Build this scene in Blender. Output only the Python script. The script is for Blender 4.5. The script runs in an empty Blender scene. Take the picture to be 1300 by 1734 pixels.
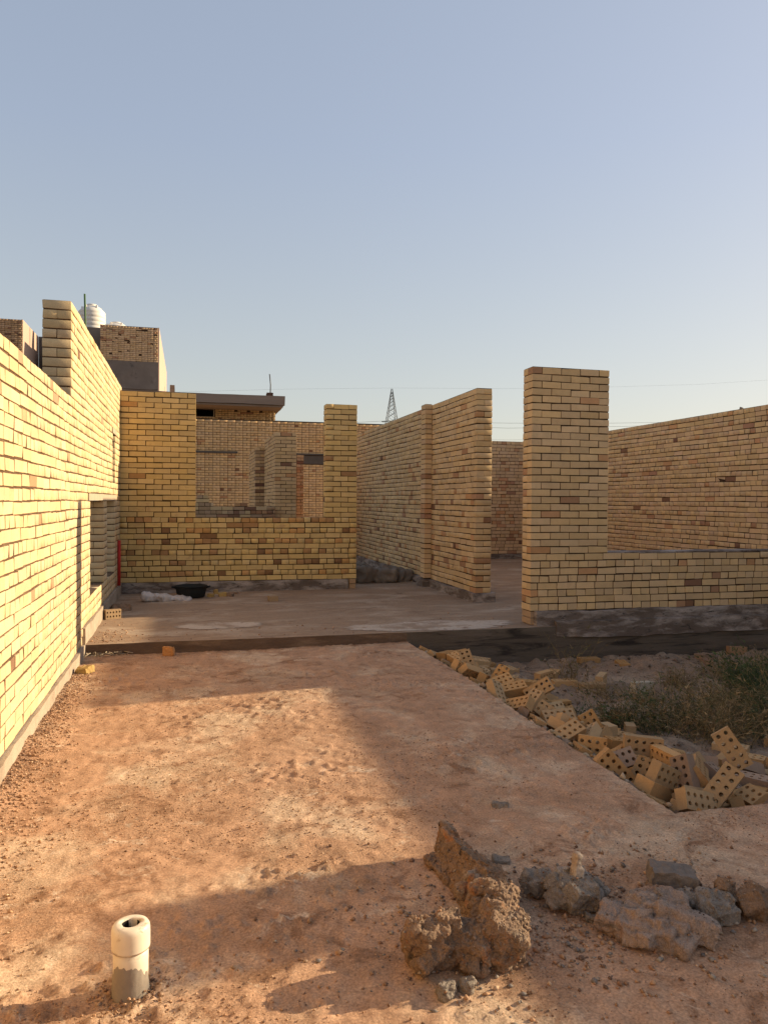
import bpy, bmesh, math, random
import numpy as np
from mathutils import Vector, Matrix, Quaternion, noise as mnoise

R = math.radians
random.seed(11)
rng = np.random.default_rng(5)
SC = bpy.context.scene
COL = SC.collection

# ------------------------------------------------------------------ camera
EYE = Vector((0.0, 0.0, 1.45))
YAW, PITCH, ROLL, FPX = R(14.54), R(0.78), 0.0068, 1280.0
fw = Vector((math.sin(YAW) * math.cos(PITCH), math.cos(YAW) * math.cos(PITCH), -math.sin(PITCH)))
r0 = Vector((math.cos(YAW), -math.sin(YAW), 0))
u0 = r0.cross(fw)
rr = r0 * math.cos(ROLL) + u0 * math.sin(ROLL)
uu = u0 * math.cos(ROLL) - r0 * math.sin(ROLL)
cam_d = bpy.data.cameras.new("camera")
cam = bpy.data.objects.new("camera", cam_d)
COL.objects.link(cam)
cam.matrix_world = Matrix(((rr.x, uu.x, -fw.x, EYE.x), (rr.y, uu.y, -fw.y, EYE.y), (rr.z, uu.z, -fw.z, EYE.z), (0, 0, 0, 1)))
cam_d.sensor_fit = 'VERTICAL'
cam_d.sensor_height = 24.0
cam_d.lens = FPX / 1734.0 * 24.0
cam_d.clip_start = 0.05
cam_d.clip_end = 3000
SC.camera = cam

def proj(p):
    d = Vector(p) - EYE
    zc = d.dot(fw)
    if zc < 0.05:
        return None
    return 650 + FPX * d.dot(rr) / zc, 867 - FPX * d.dot(uu) / zc, zc

def ray(px, py):
    return (fw + rr * ((px - 650) / FPX) - uu * ((py - 867) / FPX)).normalized()

def onz(px, py, z):
    d = ray(px, py)
    return EYE + d * ((z - EYE.z) / d.z)

def ony(px, py, y):
    d = ray(px, py)
    return EYE + d * ((y - EYE.y) / d.y)

def onx(px, py, x):
    d = ray(px, py)
    return EYE + d * ((x - EYE.x) / d.x)

# ------------------------------------------------------------------ light
SUN_EL, SUN_AZ = R(18.0), R(5.5)          # azimuth measured from +X towards +Y
world = bpy.data.worlds.new("World")
SC.world = world
world.use_nodes = True
wn = world.node_tree
wn.nodes.clear()
w_out = wn.nodes.new('ShaderNodeOutputWorld')
w_bg = wn.nodes.new('ShaderNodeBackground')
sky = wn.nodes.new('ShaderNodeTexSky')
sky.sky_type = 'NISHITA'
sky.sun_disc = False
sky.sun_elevation = SUN_EL
sky.sun_rotation = math.pi / 2 - SUN_AZ
sky.altitude = 0
sky.air_density = 1.0
sky.dust_density = 1.3
sky.ozone_density = 2.0
hs = wn.nodes.new('ShaderNodeHueSaturation')
hs.inputs['Saturation'].default_value = 0.90
tint = wn.nodes.new('ShaderNodeMixRGB')
tint.blend_type = 'MULTIPLY'
tint.inputs[0].default_value = 1.0
wtc = wn.nodes.new('ShaderNodeTexCoord')
wsep = wn.nodes.new('ShaderNodeSeparateXYZ')
wn.links.new(wtc.outputs['Generated'], wsep.inputs[0])
wr = wn.nodes.new('ShaderNodeMapRange'); wr.inputs['From Min'].default_value = 0.0; wr.inputs['From Max'].default_value = 0.42
wn.links.new(wsep.outputs['Z'], wr.inputs['Value'])
wmix = wn.nodes.new('ShaderNodeMixRGB')
wmix.inputs[1].default_value = (1.28, 1.18, 1.01, 1)     # dusty warm air low down
wmix.inputs[2].default_value = (1.10, 1.10, 1.18, 1)
wn.links.new(wr.outputs[0], wmix.inputs[0])
wn.links.new(wmix.outputs[0], tint.inputs[2])
gam = wn.nodes.new('ShaderNodeGamma'); gam.inputs['Gamma'].default_value = 0.42   # thick dusty air evens the sky out
wn.links.new(sky.outputs[0], gam.inputs['Color'])
wn.links.new(gam.outputs[0], hs.inputs['Color'])
wn.links.new(hs.outputs[0], tint.inputs[1])
wn.links.new(tint.outputs[0], w_bg.inputs['Color'])
w_bg.inputs['Strength'].default_value = 0.15
wn.links.new(w_bg.outputs[0], w_out.inputs['Surface'])

sun_d = bpy.data.lights.new("sun", 'SUN')
sun_d.energy = 4.2
sun_d.angle = R(0.5)
sun_d.color = (1.0, 0.80, 0.52)
sun = bpy.data.objects.new("sun", sun_d)
COL.objects.link(sun)
sdir = Vector((math.cos(SUN_EL) * math.cos(SUN_AZ), math.cos(SUN_EL) * math.sin(SUN_AZ), math.sin(SUN_EL)))
sun.rotation_euler = sdir.to_track_quat('Z', 'Y').to_euler()
sun.location = (30, 5, 12)
SC.view_settings.view_transform = 'Standard'
SC.view_settings.look = 'None'
SC.view_settings.gamma = 1
SC.view_settings.exposure = 1.12
SC.view_settings.use_curve_mapping = False
SC.render.engine = 'CYCLES'
SC.cycles.max_bounces = 8
SC.cycles.diffuse_bounces = 5

# ------------------------------------------------------------------ materials
def mat(name, base, var=0.12, scale=6.0, rough=0.92, bump=0.3, bscale=40.0, dist=0.01, attr=None, second=None, second_scale=1.2, second_lo=0.45, second_hi=0.62,
        third=None, third_scale=9.0, third_lo=0.6, third_hi=0.68, fourth=None, fourth_scale=7.0, fourth_lo=0.66, fourth_hi=0.74, patchy=False, coords='world', stretch=(1, 1, 1), spec=0.25, metallic=0.0, fine=0.0):
    m = bpy.data.materials.new(name)
    m.use_nodes = True
    nt = m.node_tree
    n = nt.nodes
    L = nt.links
    b = n['Principled BSDF']
    b.inputs['Roughness'].default_value = rough
    b.inputs['Specular IOR Level'].default_value = spec
    b.inputs['Metallic'].default_value = metallic
    if coords == 'world':
        g = n.new('ShaderNodeNewGeometry'); co = g.outputs['Position']
    else:
        g = n.new('ShaderNodeTexCoord'); co = g.outputs['Object']
    if stretch != (1, 1, 1):
        mp = n.new('ShaderNodeMapping'); mp.inputs['Scale'].default_value = stretch
        L.new(co, mp.inputs['Vector']); co = mp.outputs[0]
    def noise(s, det=6, rgh=0.6, dst=0.0):
        t = n.new('ShaderNodeTexNoise'); t.inputs['Scale'].default_value = s; t.inputs['Detail'].default_value = det
        t.inputs['Roughness'].default_value = rgh; t.inputs['Distortion'].default_value = dst
        L.new(co, t.inputs['Vector']); return t.outputs['Fac']
    def ramp(src, lo, hi):
        r = n.new('ShaderNodeMapRange'); r.inputs['From Min'].default_value = lo; r.inputs['From Max'].default_value = hi
        L.new(src, r.inputs['Value']); return r.outputs[0]
    def mix(f, a, c, mode='MIX'):
        x = n.new('ShaderNodeMixRGB'); x.blend_type = mode
        if isinstance(f, float): x.inputs[0].default_value = f
        else: L.new(f, x.inputs[0])
        for k, v in ((1, a), (2, c)):
            if isinstance(v, tuple): x.inputs[k].default_value = (v[0], v[1], v[2], 1)
            else: L.new(v, x.inputs[k])
        return x.outputs[0]
    if attr:
        a = n.new('ShaderNodeAttribute'); a.attribute_type = attr; a.attribute_name = 'tone'
        col = a.outputs['Color']
    else:
        rgb = n.new('ShaderNodeRGB'); rgb.outputs[0].default_value = (base[0], base[1], base[2], 1); col = rgb.outputs[0]
    if second:
        col = mix(ramp(noise(second_scale, 8, 0.65, 0.4), second_lo, second_hi), col, second)
    if third:
        col = mix(ramp(noise(third_scale, 5, 0.7, 0.8), third_lo, third_hi), col, third)
    if fourth:
        col = mix(ramp(noise(fourth_scale, 7, 0.75, 1.2), fourth_lo, fourth_hi), col, fourth)
    v = noise(scale, 6, 0.65)
    r = n.new('ShaderNodeMapRange'); r.inputs['From Min'].default_value = 0.25; r.inputs['From Max'].default_value = 0.75
    r.inputs['To Min'].default_value = 1 - var; r.inputs['To Max'].default_value = 1 + var
    L.new(v, r.inputs['Value'])
    cc = n.new('ShaderNodeCombineColor')
    for k in range(3): L.new(r.outputs[0], cc.inputs[k])
    col = mix(1.0, col, cc.outputs[0], 'MULTIPLY')
    if fine:
        v2 = noise(scale * 14, 3, 0.6)
        r2 = n.new('ShaderNodeMapRange'); r2.inputs['From Min'].default_value = 0.3; r2.inputs['From Max'].default_value = 0.7
        r2.inputs['To Min'].default_value = 1 - fine; r2.inputs['To Max'].default_value = 1 + fine
        L.new(v2, r2.inputs['Value'])
        c2 = n.new('ShaderNodeCombineColor')
        for k in range(3): L.new(r2.outputs[0], c2.inputs[k])
        col = mix(1.0, col, c2.outputs[0], 'MULTIPLY')
    L.new(col, b.inputs['Base Color'])
    if bump:
        bp = n.new('ShaderNodeBump'); bp.inputs['Strength'].default_value = bump; bp.inputs['Distance'].default_value = dist
        if patchy:
            r5 = n.new('ShaderNodeMapRange'); r5.inputs['From Min'].default_value = 0.4; r5.inputs['From Max'].default_value = 0.62
            r5.inputs['To Min'].default_value = 0.25 * bump; r5.inputs['To Max'].default_value = bump
            L.new(noise(1.7, 5, 0.6), r5.inputs['Value']); L.new(r5.outputs[0], bp.inputs['Strength'])
        L.new(noise(bscale, 8, 0.7), bp.inputs['Height'])
        L.new(bp.outputs[0], b.inputs['Normal'])
    return m

BROWN = (0.25, 0.13, 0.075)
M = {}
M['brick'] = mat('fired_brick', (0.5, 0.36, 0.19), 0.10, 9, 0.93, 0.45, 90, 0.004, 'OBJECT', (0.36, 0.21, 0.115), 4.5, 0.60, 0.80, (0.20, 0.115, 0.065), 17, 0.69, 0.76, (0.60, 0.52, 0.41), 6.0, 0.66, 0.76, fine=0.09)
M['brick_mass'] = mat('fired_brick_mass', (0.5, 0.36, 0.19), 0.10, 9, 0.93, 0.45, 90, 0.004, 'GEOMETRY', (0.36, 0.21, 0.115), 4.5, 0.60, 0.80, (0.20, 0.115, 0.065), 17, 0.69, 0.76, (0.60, 0.52, 0.41), 6.0, 0.66, 0.76, fine=0.09)
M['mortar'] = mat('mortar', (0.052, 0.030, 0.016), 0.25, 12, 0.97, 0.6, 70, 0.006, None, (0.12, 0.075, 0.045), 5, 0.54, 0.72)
M['mortar_pale'] = mat('sunlit_mortar', (0.105, 0.060, 0.032), 0.25, 12, 0.97, 0.6, 70, 0.006, None, (0.20, 0.125, 0.07), 5, 0.52, 0.7)  # lit copy of the mortar, brightened in colour for the sunlit left wall
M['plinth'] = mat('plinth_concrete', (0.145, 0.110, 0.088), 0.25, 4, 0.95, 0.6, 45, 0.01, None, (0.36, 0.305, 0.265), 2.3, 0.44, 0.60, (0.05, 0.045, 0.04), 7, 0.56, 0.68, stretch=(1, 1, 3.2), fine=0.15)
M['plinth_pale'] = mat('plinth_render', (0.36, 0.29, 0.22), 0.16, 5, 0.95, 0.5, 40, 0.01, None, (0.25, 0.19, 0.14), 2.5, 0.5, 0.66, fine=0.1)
M['beam'] = mat('bitumen_beam', (0.115, 0.090, 0.068), 0.25, 5, 0.9, 0.5, 30, 0.008, None, (0.145, 0.115, 0.09), 1.6, 0.50, 0.64, (0.04, 0.032, 0.026), 3.0, 0.52, 0.64, (0.22, 0.18, 0.145), 5.0, 0.64, 0.72, stretch=(0.35, 1, 3.5), fine=0.12)
M['riser'] = mat('shade_toned_slab_edge', (0.13, 0.085, 0.058), 0.25, 6, 0.95, 0.7, 50, 0.01, None, (0.22, 0.15, 0.10), 3, 0.52, 0.66, stretch=(0.5, 1, 3), fine=0.15)  # step riser darkened; its shade is put into this colour
M['ground'] = mat('red_sandy_ground', (0.435, 0.258, 0.156), 0.24, 8.0, 0.97, 1.0, 95, 0.014, None, (0.53, 0.375, 0.25), 1.5, 0.49, 0.62, (0.27, 0.145, 0.08), 4.0, 0.53, 0.66, (0.57, 0.43, 0.31), 3.6, 0.59, 0.68, True, fine=0.32)
M['slab'] = mat('dusty_concrete_slab', (0.30, 0.205, 0.135), 0.16, 3.0, 0.95, 0.6, 60, 0.008, None, (0.42, 0.325, 0.24), 1.3, 0.50, 0.64, (0.20, 0.125, 0.08), 3.0, 0.54, 0.70, stretch=(0.7, 1.4, 1), fine=0.14)
M['spill'] = mat('cement_film', (0.47, 0.38, 0.30), 0.12, 5, 0.95, 0.5, 60, 0.006, None, (0.30, 0.215, 0.15), 2.2, 0.48, 0.60, (0.24, 0.16, 0.11), 5, 0.56, 0.66, fine=0.12)
M['soil'] = mat('pit_soil', (0.27, 0.18, 0.12), 0.3, 5, 0.97, 0.8, 50, 0.02, None, (0.36, 0.26, 0.18), 1.8, 0.5, 0.65, (0.075, 0.05, 0.035), 7.0, 0.55, 0.68, fine=0.22)
M['terrain'] = mat('open_ground', (0.33, 0.22, 0.13), 0.15, 0.3, 0.97, 0.3, 5, 0.05)
M['rubble'] = mat('broken_concrete', (0.24, 0.155, 0.10), 0.32, 16, 0.97, 1.0, 120, 0.008, None, (0.35, 0.275, 0.21), 6, 0.55, 0.66, (0.36, 0.16, 0.07), 7, 0.56, 0.66, (0.10, 0.075, 0.055), 11, 0.57, 0.68, coords='obj', fine=0.28)
M['rubble_grey'] = mat('grey_broken_concrete', (0.25, 0.205, 0.165), 0.28, 18, 0.97, 1.0, 120, 0.008, None, (0.38, 0.32, 0.265), 7, 0.52, 0.64, (0.25, 0.14, 0.085), 6, 0.58, 0.70, (0.11, 0.09, 0.07), 12, 0.58, 0.68, coords='obj', fine=0.28)
M['crust'] = mat('pinkish_concrete_crust', (0.33, 0.24, 0.185), 0.26, 14, 0.97, 1.0, 110, 0.008, None, (0.36, 0.20, 0.12), 4, 0.54, 0.66, (0.20, 0.16, 0.13), 7, 0.54, 0.66, (0.44, 0.36, 0.29), 9, 0.60, 0.70, coords='obj', fine=0.28)
M['block'] = mat('grey_block', (0.19, 0.155, 0.13), 0.25, 30, 0.95, 1.0, 140, 0.006, None, (0.24, 0.20, 0.17), 10, 0.62, 0.72, coords='obj', fine=0.2)
M['gravel'] = mat('grit', (0.28, 0.155, 0.092), 0.35, 30, 0.96, 0.0, attr='GEOMETRY')
M['pvc'] = mat('white_pvc', (0.70, 0.60, 0.47), 0.06, 14, 0.45, 0.12, 60, 0.002, None, (0.55, 0.42, 0.28), 9, 0.60, 0.72, (0.42, 0.29, 0.18), 24, 0.58, 0.70, coords='obj', spec=0.4)
M['cement_smear'] = mat('cement_smear', (0.27, 0.225, 0.18), 0.18, 16, 0.93, 0.6, 60, 0.004, None, (0.40, 0.32, 0.24), 8, 0.55, 0.66, coords='obj')
M['dark_hole'] = mat('painted_hole_shade', (0.01, 0.009, 0.008), 0.1, 5, 1.0, 0)  # flat black put in for the unlit depth of pipe bore and window
M['tank'] = mat('white_tank', (0.66, 0.62, 0.56), 0.06, 1.5, 0.55, 0.05, 10, 0.01, spec=0.4)
M['plaster'] = mat('plastered_wall', (0.46, 0.33, 0.26), 0.06, 1.0, 0.93, 0.1, 8, 0.01)
M['far_concrete'] = mat('rough_cast_concrete', (0.17, 0.14, 0.12), 0.25, 1.2, 0.93, 0.3, 8, 0.03, None, (0.27, 0.23, 0.20), 0.7, 0.55, 0.7, (0.05, 0.045, 0.04), 1.6, 0.6, 0.75)
M['roof_slab'] = mat('roof_slab_concrete', (0.27, 0.20, 0.155), 0.15, 1.5, 0.93, 0.3, 8, 0.02, stretch=(0.4, 1, 5))
M['lintel'] = mat('lintel_concrete', (0.40, 0.32, 0.23), 0.1, 6, 0.93, 0.3, 50, 0.004)
M['lintel_dark'] = mat('weathered_lintel_opening_shade', (0.10, 0.08, 0.065), 0.15, 3, 0.93, 0.3, 30, 0.004)
M['steel'] = mat('galvanised_steel', (0.10, 0.105, 0.11), 0.1, 3, 0.6, 0, metallic=0.3)
M['green_paint'] = mat('green_painted_pole', (0.07, 0.13, 0.05), 0.1, 3, 0.6, 0)
M['rust'] = mat('rusty_bar', (0.09, 0.05, 0.035), 0.2, 5, 0.85, 0)
M['red_paint'] = mat('red_paint', (0.42, 0.03, 0.02), 0.12, 12, 0.6, 0.1, 40, 0.002)
M['cable'] = mat('cable', (0.05, 0.05, 0.05), 0, 1, 0.7, 0)
M['cloth'] = mat('dirty_white_cloth', (0.47, 0.42, 0.39), 0.12, 12, 0.95, 0.4, 60, 0.006, None, (0.30, 0.24, 0.20), 7, 0.55, 0.7)
M['sack'] = mat('cement_sack', (0.185, 0.15, 0.12), 0.12, 8, 0.9, 0.4, 35, 0.006, None, (0.25, 0.21, 0.17), 4, 0.52, 0.66)
M['black_rubber'] = mat('black_tub', (0.016, 0.017, 0.016), 0.2, 6, 0.75, 0.1, 40, 0.002)
M['tile_shard'] = mat('orange_clay', (0.44, 0.22, 0.09), 0.1, 12, 0.9, 0.3, 60, 0.003)
M['yellow_clay'] = mat('yellow_clay', (0.38, 0.25, 0.09), 0.1, 12, 0.9, 0.3, 60, 0.003)  # darkened so the sunlit lump at the wall foot reads as shaded
M['plant'] = mat('dry_plant', (0.1, 0.1, 0.05), 0.2, 6, 0.9, 0, attr='GEOMETRY')

# ------------------------------------------------------------------ object helpers
def tag(o, label=None, cat=None, group=None, kind=None):
    if label: o['label'] = label
    if cat: o['category'] = cat
    if group: o['group'] = group
    if kind: o['kind'] = kind
    return o

def link(name, me, m=None, parent=None, loc=None):
    o = bpy.data.objects.new(name, me)
    COL.objects.link(o)
    if m is not None and len(me.materials) == 0: me.materials.append(m)
    if parent is not None: o.parent = parent
    if loc is not None: o.location = loc
    return o

def empty(name, loc=(0, 0, 0)):
    o = bpy.data.objects.new(name, None)
    o.empty_display_size = 0.1
    o.location = loc
    COL.objects.link(o)
    return o

def mesh_from(name, verts, faces, smooth=False):
    me = bpy.data.meshes.new(name)
    me.from_pydata([tuple(v) for v in verts], [], faces)
    me.update()
    if smooth:
        me.polygons.foreach_set('use_smooth', [True] * len(me.polygons))
    return me

def boxes_mesh(name, bxs, bevel=0.0):
    V, F = [], []
    for (x0, y0, z0, x1, y1, z1) in bxs:
        b = len(V)
        V += [(x0, y0, z0), (x1, y0, z0), (x1, y1, z0), (x0, y1, z0), (x0, y0, z1), (x1, y0, z1), (x1, y1, z1), (x0, y1, z1)]
        F += [(b, b + 3, b + 2, b + 1), (b + 4, b + 5, b + 6, b + 7), (b, b + 1, b + 5, b + 4), (b + 1, b + 2, b + 6, b + 5), (b + 2, b + 3, b + 7, b + 6), (b + 3, b, b + 4, b + 7)]
    me = mesh_from(name, V, F)
    if bevel:
        bm = bmesh.new(); bm.from_mesh(me)
        bmesh.ops.bevel(bm, geom=list(bm.edges), offset=bevel, segments=1, affect='EDGES')
        bm.to_mesh(me); bm.free()
    return me

def rough_box(name, x0, y0, z0, x1, y1, z1, step=0.06, amp=0.006, seed=0.0, freq=9.0):
    """a box with subdivided, slightly uneven faces"""
    bm = bmesh.new()
    nx, ny, nz = (max(1, int((b - a) / step)) for a, b in ((x0, x1), (y0, y1), (z0, z1)))
    cache = {}
    def v(i, j, k):
        if (i, j, k) not in cache:
            p = Vector((x0 + (x1 - x0) * i / nx, y0 + (y1 - y0) * j / ny, z0 + (z1 - z0) * k / nz))
            q = p * freq + Vector((seed, seed * 1.7, seed * 0.3))
            d = mnoise.noise_vector(q) * amp + mnoise.noise_vector(q * 0.25) * amp * 1.5
            cache[(i, j, k)] = bm.verts.new(p + d)
        return cache[(i, j, k)]
    for i in range(nx):
        for j in range(ny):
            bm.faces.new((v(i, j, nz), v(i + 1, j, nz), v(i + 1, j + 1, nz), v(i, j + 1, nz)))
    for i in range(nx):
        for k in range(nz):
            bm.faces.new((v(i, 0, k), v(i + 1, 0, k), v(i + 1, 0, k + 1), v(i, 0, k + 1)))
            bm.faces.new((v(i + 1, ny, k), v(i, ny, k), v(i, ny, k + 1), v(i + 1, ny, k + 1)))
    for j in range(ny):
        for k in range(nz):
            bm.faces.new((v(0, j + 1, k), v(0, j, k), v(0, j, k + 1), v(0, j + 1, k + 1)))
            bm.faces.new((v(nx, j, k), v(nx, j + 1, k), v(nx, j + 1, k + 1), v(nx, j, k + 1)))
    bm.normal_update()
    me = bpy.data.meshes.new(name)
    bm.to_mesh(me); bm.free()
    return me

# ------------------------------------------------------------------ vectorised value noise for the grounds
def vnoise(x, y, seed):
    xi = np.floor(x).astype(np.int64); yi = np.floor(y).astype(np.int64)
    fx = x - xi; fy = y - yi
    fx = fx * fx * (3 - 2 * fx); fy = fy * fy * (3 - 2 * fy)
    def h(a, b):
        n = (a * 374761393 + b * 668265263 + seed * 974634777) & 0x7fffffff
        n = ((n ^ (n >> 13)) * 1274126177) & 0x7fffffff
        return ((n ^ (n >> 16)) & 0xffff) / 65535.0
    a = h(xi, yi); b = h(xi + 1, yi); c = h(xi, yi + 1); d = h(xi + 1, yi + 1)
    return (a + (b - a) * fx) * (1 - fy) + (c + (d - c) * fx) * fy - 0.5

def fbm(x, y, f, octs, seed, gain=0.5):
    out = 0; a = 1.0
    for k in range(octs):
        out = out + a * vnoise(x * f + 17.3 * k, y * f - 9.1 * k, seed + k)
        f *= 2.03; a *= gain
    return out

def sheet(name, xs, ys, zf, m, keep=None):
    X, Y = np.meshgrid(xs, ys)
    Z = zf(X, Y)
    nx, ny = len(xs), len(ys)
    co = np.stack([X, Y, Z], -1).reshape(-1, 3)
    i = np.arange(ny - 1)[:, None] * nx + np.arange(nx - 1)[None, :]
    q = np.stack([i, i + 1, i + nx + 1, i + nx], -1).reshape(-1, 4)
    me = bpy.data.meshes.new(name)
    me.vertices.add(len(co)); me.vertices.foreach_set('co', co.astype(np.float32).ravel())
    me.loops.add(q.size); me.loops.foreach_set('vertex_index', q.astype(np.int32).ravel())
    me.polygons.add(len(q)); me.polygons.foreach_set('loop_start', np.arange(0, q.size, 4, dtype=np.int32))
    me.update(calc_edges=True)
    me.polygons.foreach_set('use_smooth', np.ones(len(q), bool))
    me.validate()
    return link(name, me, m)

# ------------------------------------------------------------------ bricks
BL, BW, BH, PITCHX, PITCHZ = 0.2425, 0.115, 0.0735, 0.25, 0.085
def chip_box(L, W, H, seed, bev=0.0016, jit=0.0020):
    rs = random.Random(seed)
    bm = bmesh.new()
    bmesh.ops.create_cube(bm, size=1.0)
    for v in bm.verts:
        v.co = Vector((v.co.x * L, v.co.y * W, v.co.z * H)) + Vector([rs.uniform(-jit, jit) for _ in range(3)])
    bmesh.ops.bevel(bm, geom=list(bm.edges), offset=bev, segments=1, affect='EDGES')
    if rs.random() < 0.6:      # a knocked-off corner
        c = rs.choice([v for v in bm.verts])
        n = Vector((math.copysign(1, c.co.x), math.copysign(1, c.co.y) * 0.8, math.copysign(1, c.co.z)))
        for v in bm.verts:
            if (v.co - c.co).length < 0.012: v.co -= n * rs.uniform(0.002, 0.0055)
    me = bpy.data.meshes.new('brick_mesh')
    bm.to_mesh(me); bm.free()
    return me
NV = 8
STR = [chip_box(BL, BW, BH, s) for s in range(NV)]
HDR = [chip_box(BW, 0.238, BH, 50 + s) for s in range(NV)]
for me in STR + HDR: me.materials.append(M['brick'])
def arr(me):
    v = np.empty(len(me.vertices) * 3, np.float32); me.vertices.foreach_get('co', v)
    f = [tuple(p.vertices) for p in me.polygons]
    li = np.array([i for t in f for i in t]); ls = np.array([len(t) for t in f])
    return v.reshape(-1, 3), li, ls
ARR = {id(me): arr(me) for me in STR + HDR}

def tone(kind, dark):
    """base colour of one brick: buff clay, some under- or over-burnt"""
    r = random.random()
    if kind == 'buff': c = (0.60, 0.445, 0.25)
    elif kind == 'tan': c = (0.58, 0.405, 0.215)
    elif kind == 'gold': c = (0.60, 0.42, 0.175)
    elif kind == 'rose': c = (0.57, 0.385, 0.22)
    elif kind == 'warm': c = (0.63, 0.405, 0.20)
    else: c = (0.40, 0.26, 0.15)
    if r < dark:
        q = random.random()
        if q < 0.40: c = (c[0] * 0.66, c[1] * 0.53, c[2] * 0.54)
        elif q < 0.52: c = (c[0] * 0.38, c[1] * 0.29, c[2] * 0.32)
        else: c = (c[0] * 0.85, c[1] * 0.68, c[2] * 0.62)
    k = random.uniform(0.86, 1.10); h = random.uniform(-0.05, 0.05)
    return (c[0] * k * (1 + h * 0.3), c[1] * k, c[2] * k * (1 - h * 1.5))

def joined(name, items, m, parent):
    """items: (mesh, Matrix, tone) -> one stuff part"""
    V, LI, LS, C = [], [], [], []
    off = 0
    for me, mx, t in items:
        v, li, ls = ARR[id(me)]
        A = np.array(mx)
        V.append(v @ A[:3, :3].T + A[:3, 3]); LI.append(li + off); LS.append(ls); off += len(v)
        C.append(np.tile(np.array([t[0], t[1], t[2], 1.0]), (len(v), 1)))
    V = np.concatenate(V).astype(np.float32); LI = np.concatenate(LI).astype(np.int32); LS = np.concatenate(LS); C = np.concatenate(C).astype(np.float32)
    me = bpy.data.meshes.new(name)
    me.vertices.add(len(V)); me.vertices.foreach_set('co', V.ravel())
    me.loops.add(len(LI)); me.loops.foreach_set('vertex_index', LI)
    st = np.concatenate([[0], np.cumsum(LS)[:-1]]).astype(np.int32)
    me.polygons.add(len(LS)); me.polygons.foreach_set('loop_start', st)
    me.update(calc_edges=True)
    a = me.attributes.new('tone', 'FLOAT_COLOR', 'POINT'); a.data.foreach_set('color', C.ravel())
    o = link(name, me, m, parent)
    o['kind'] = 'stuff'
    return o

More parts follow.
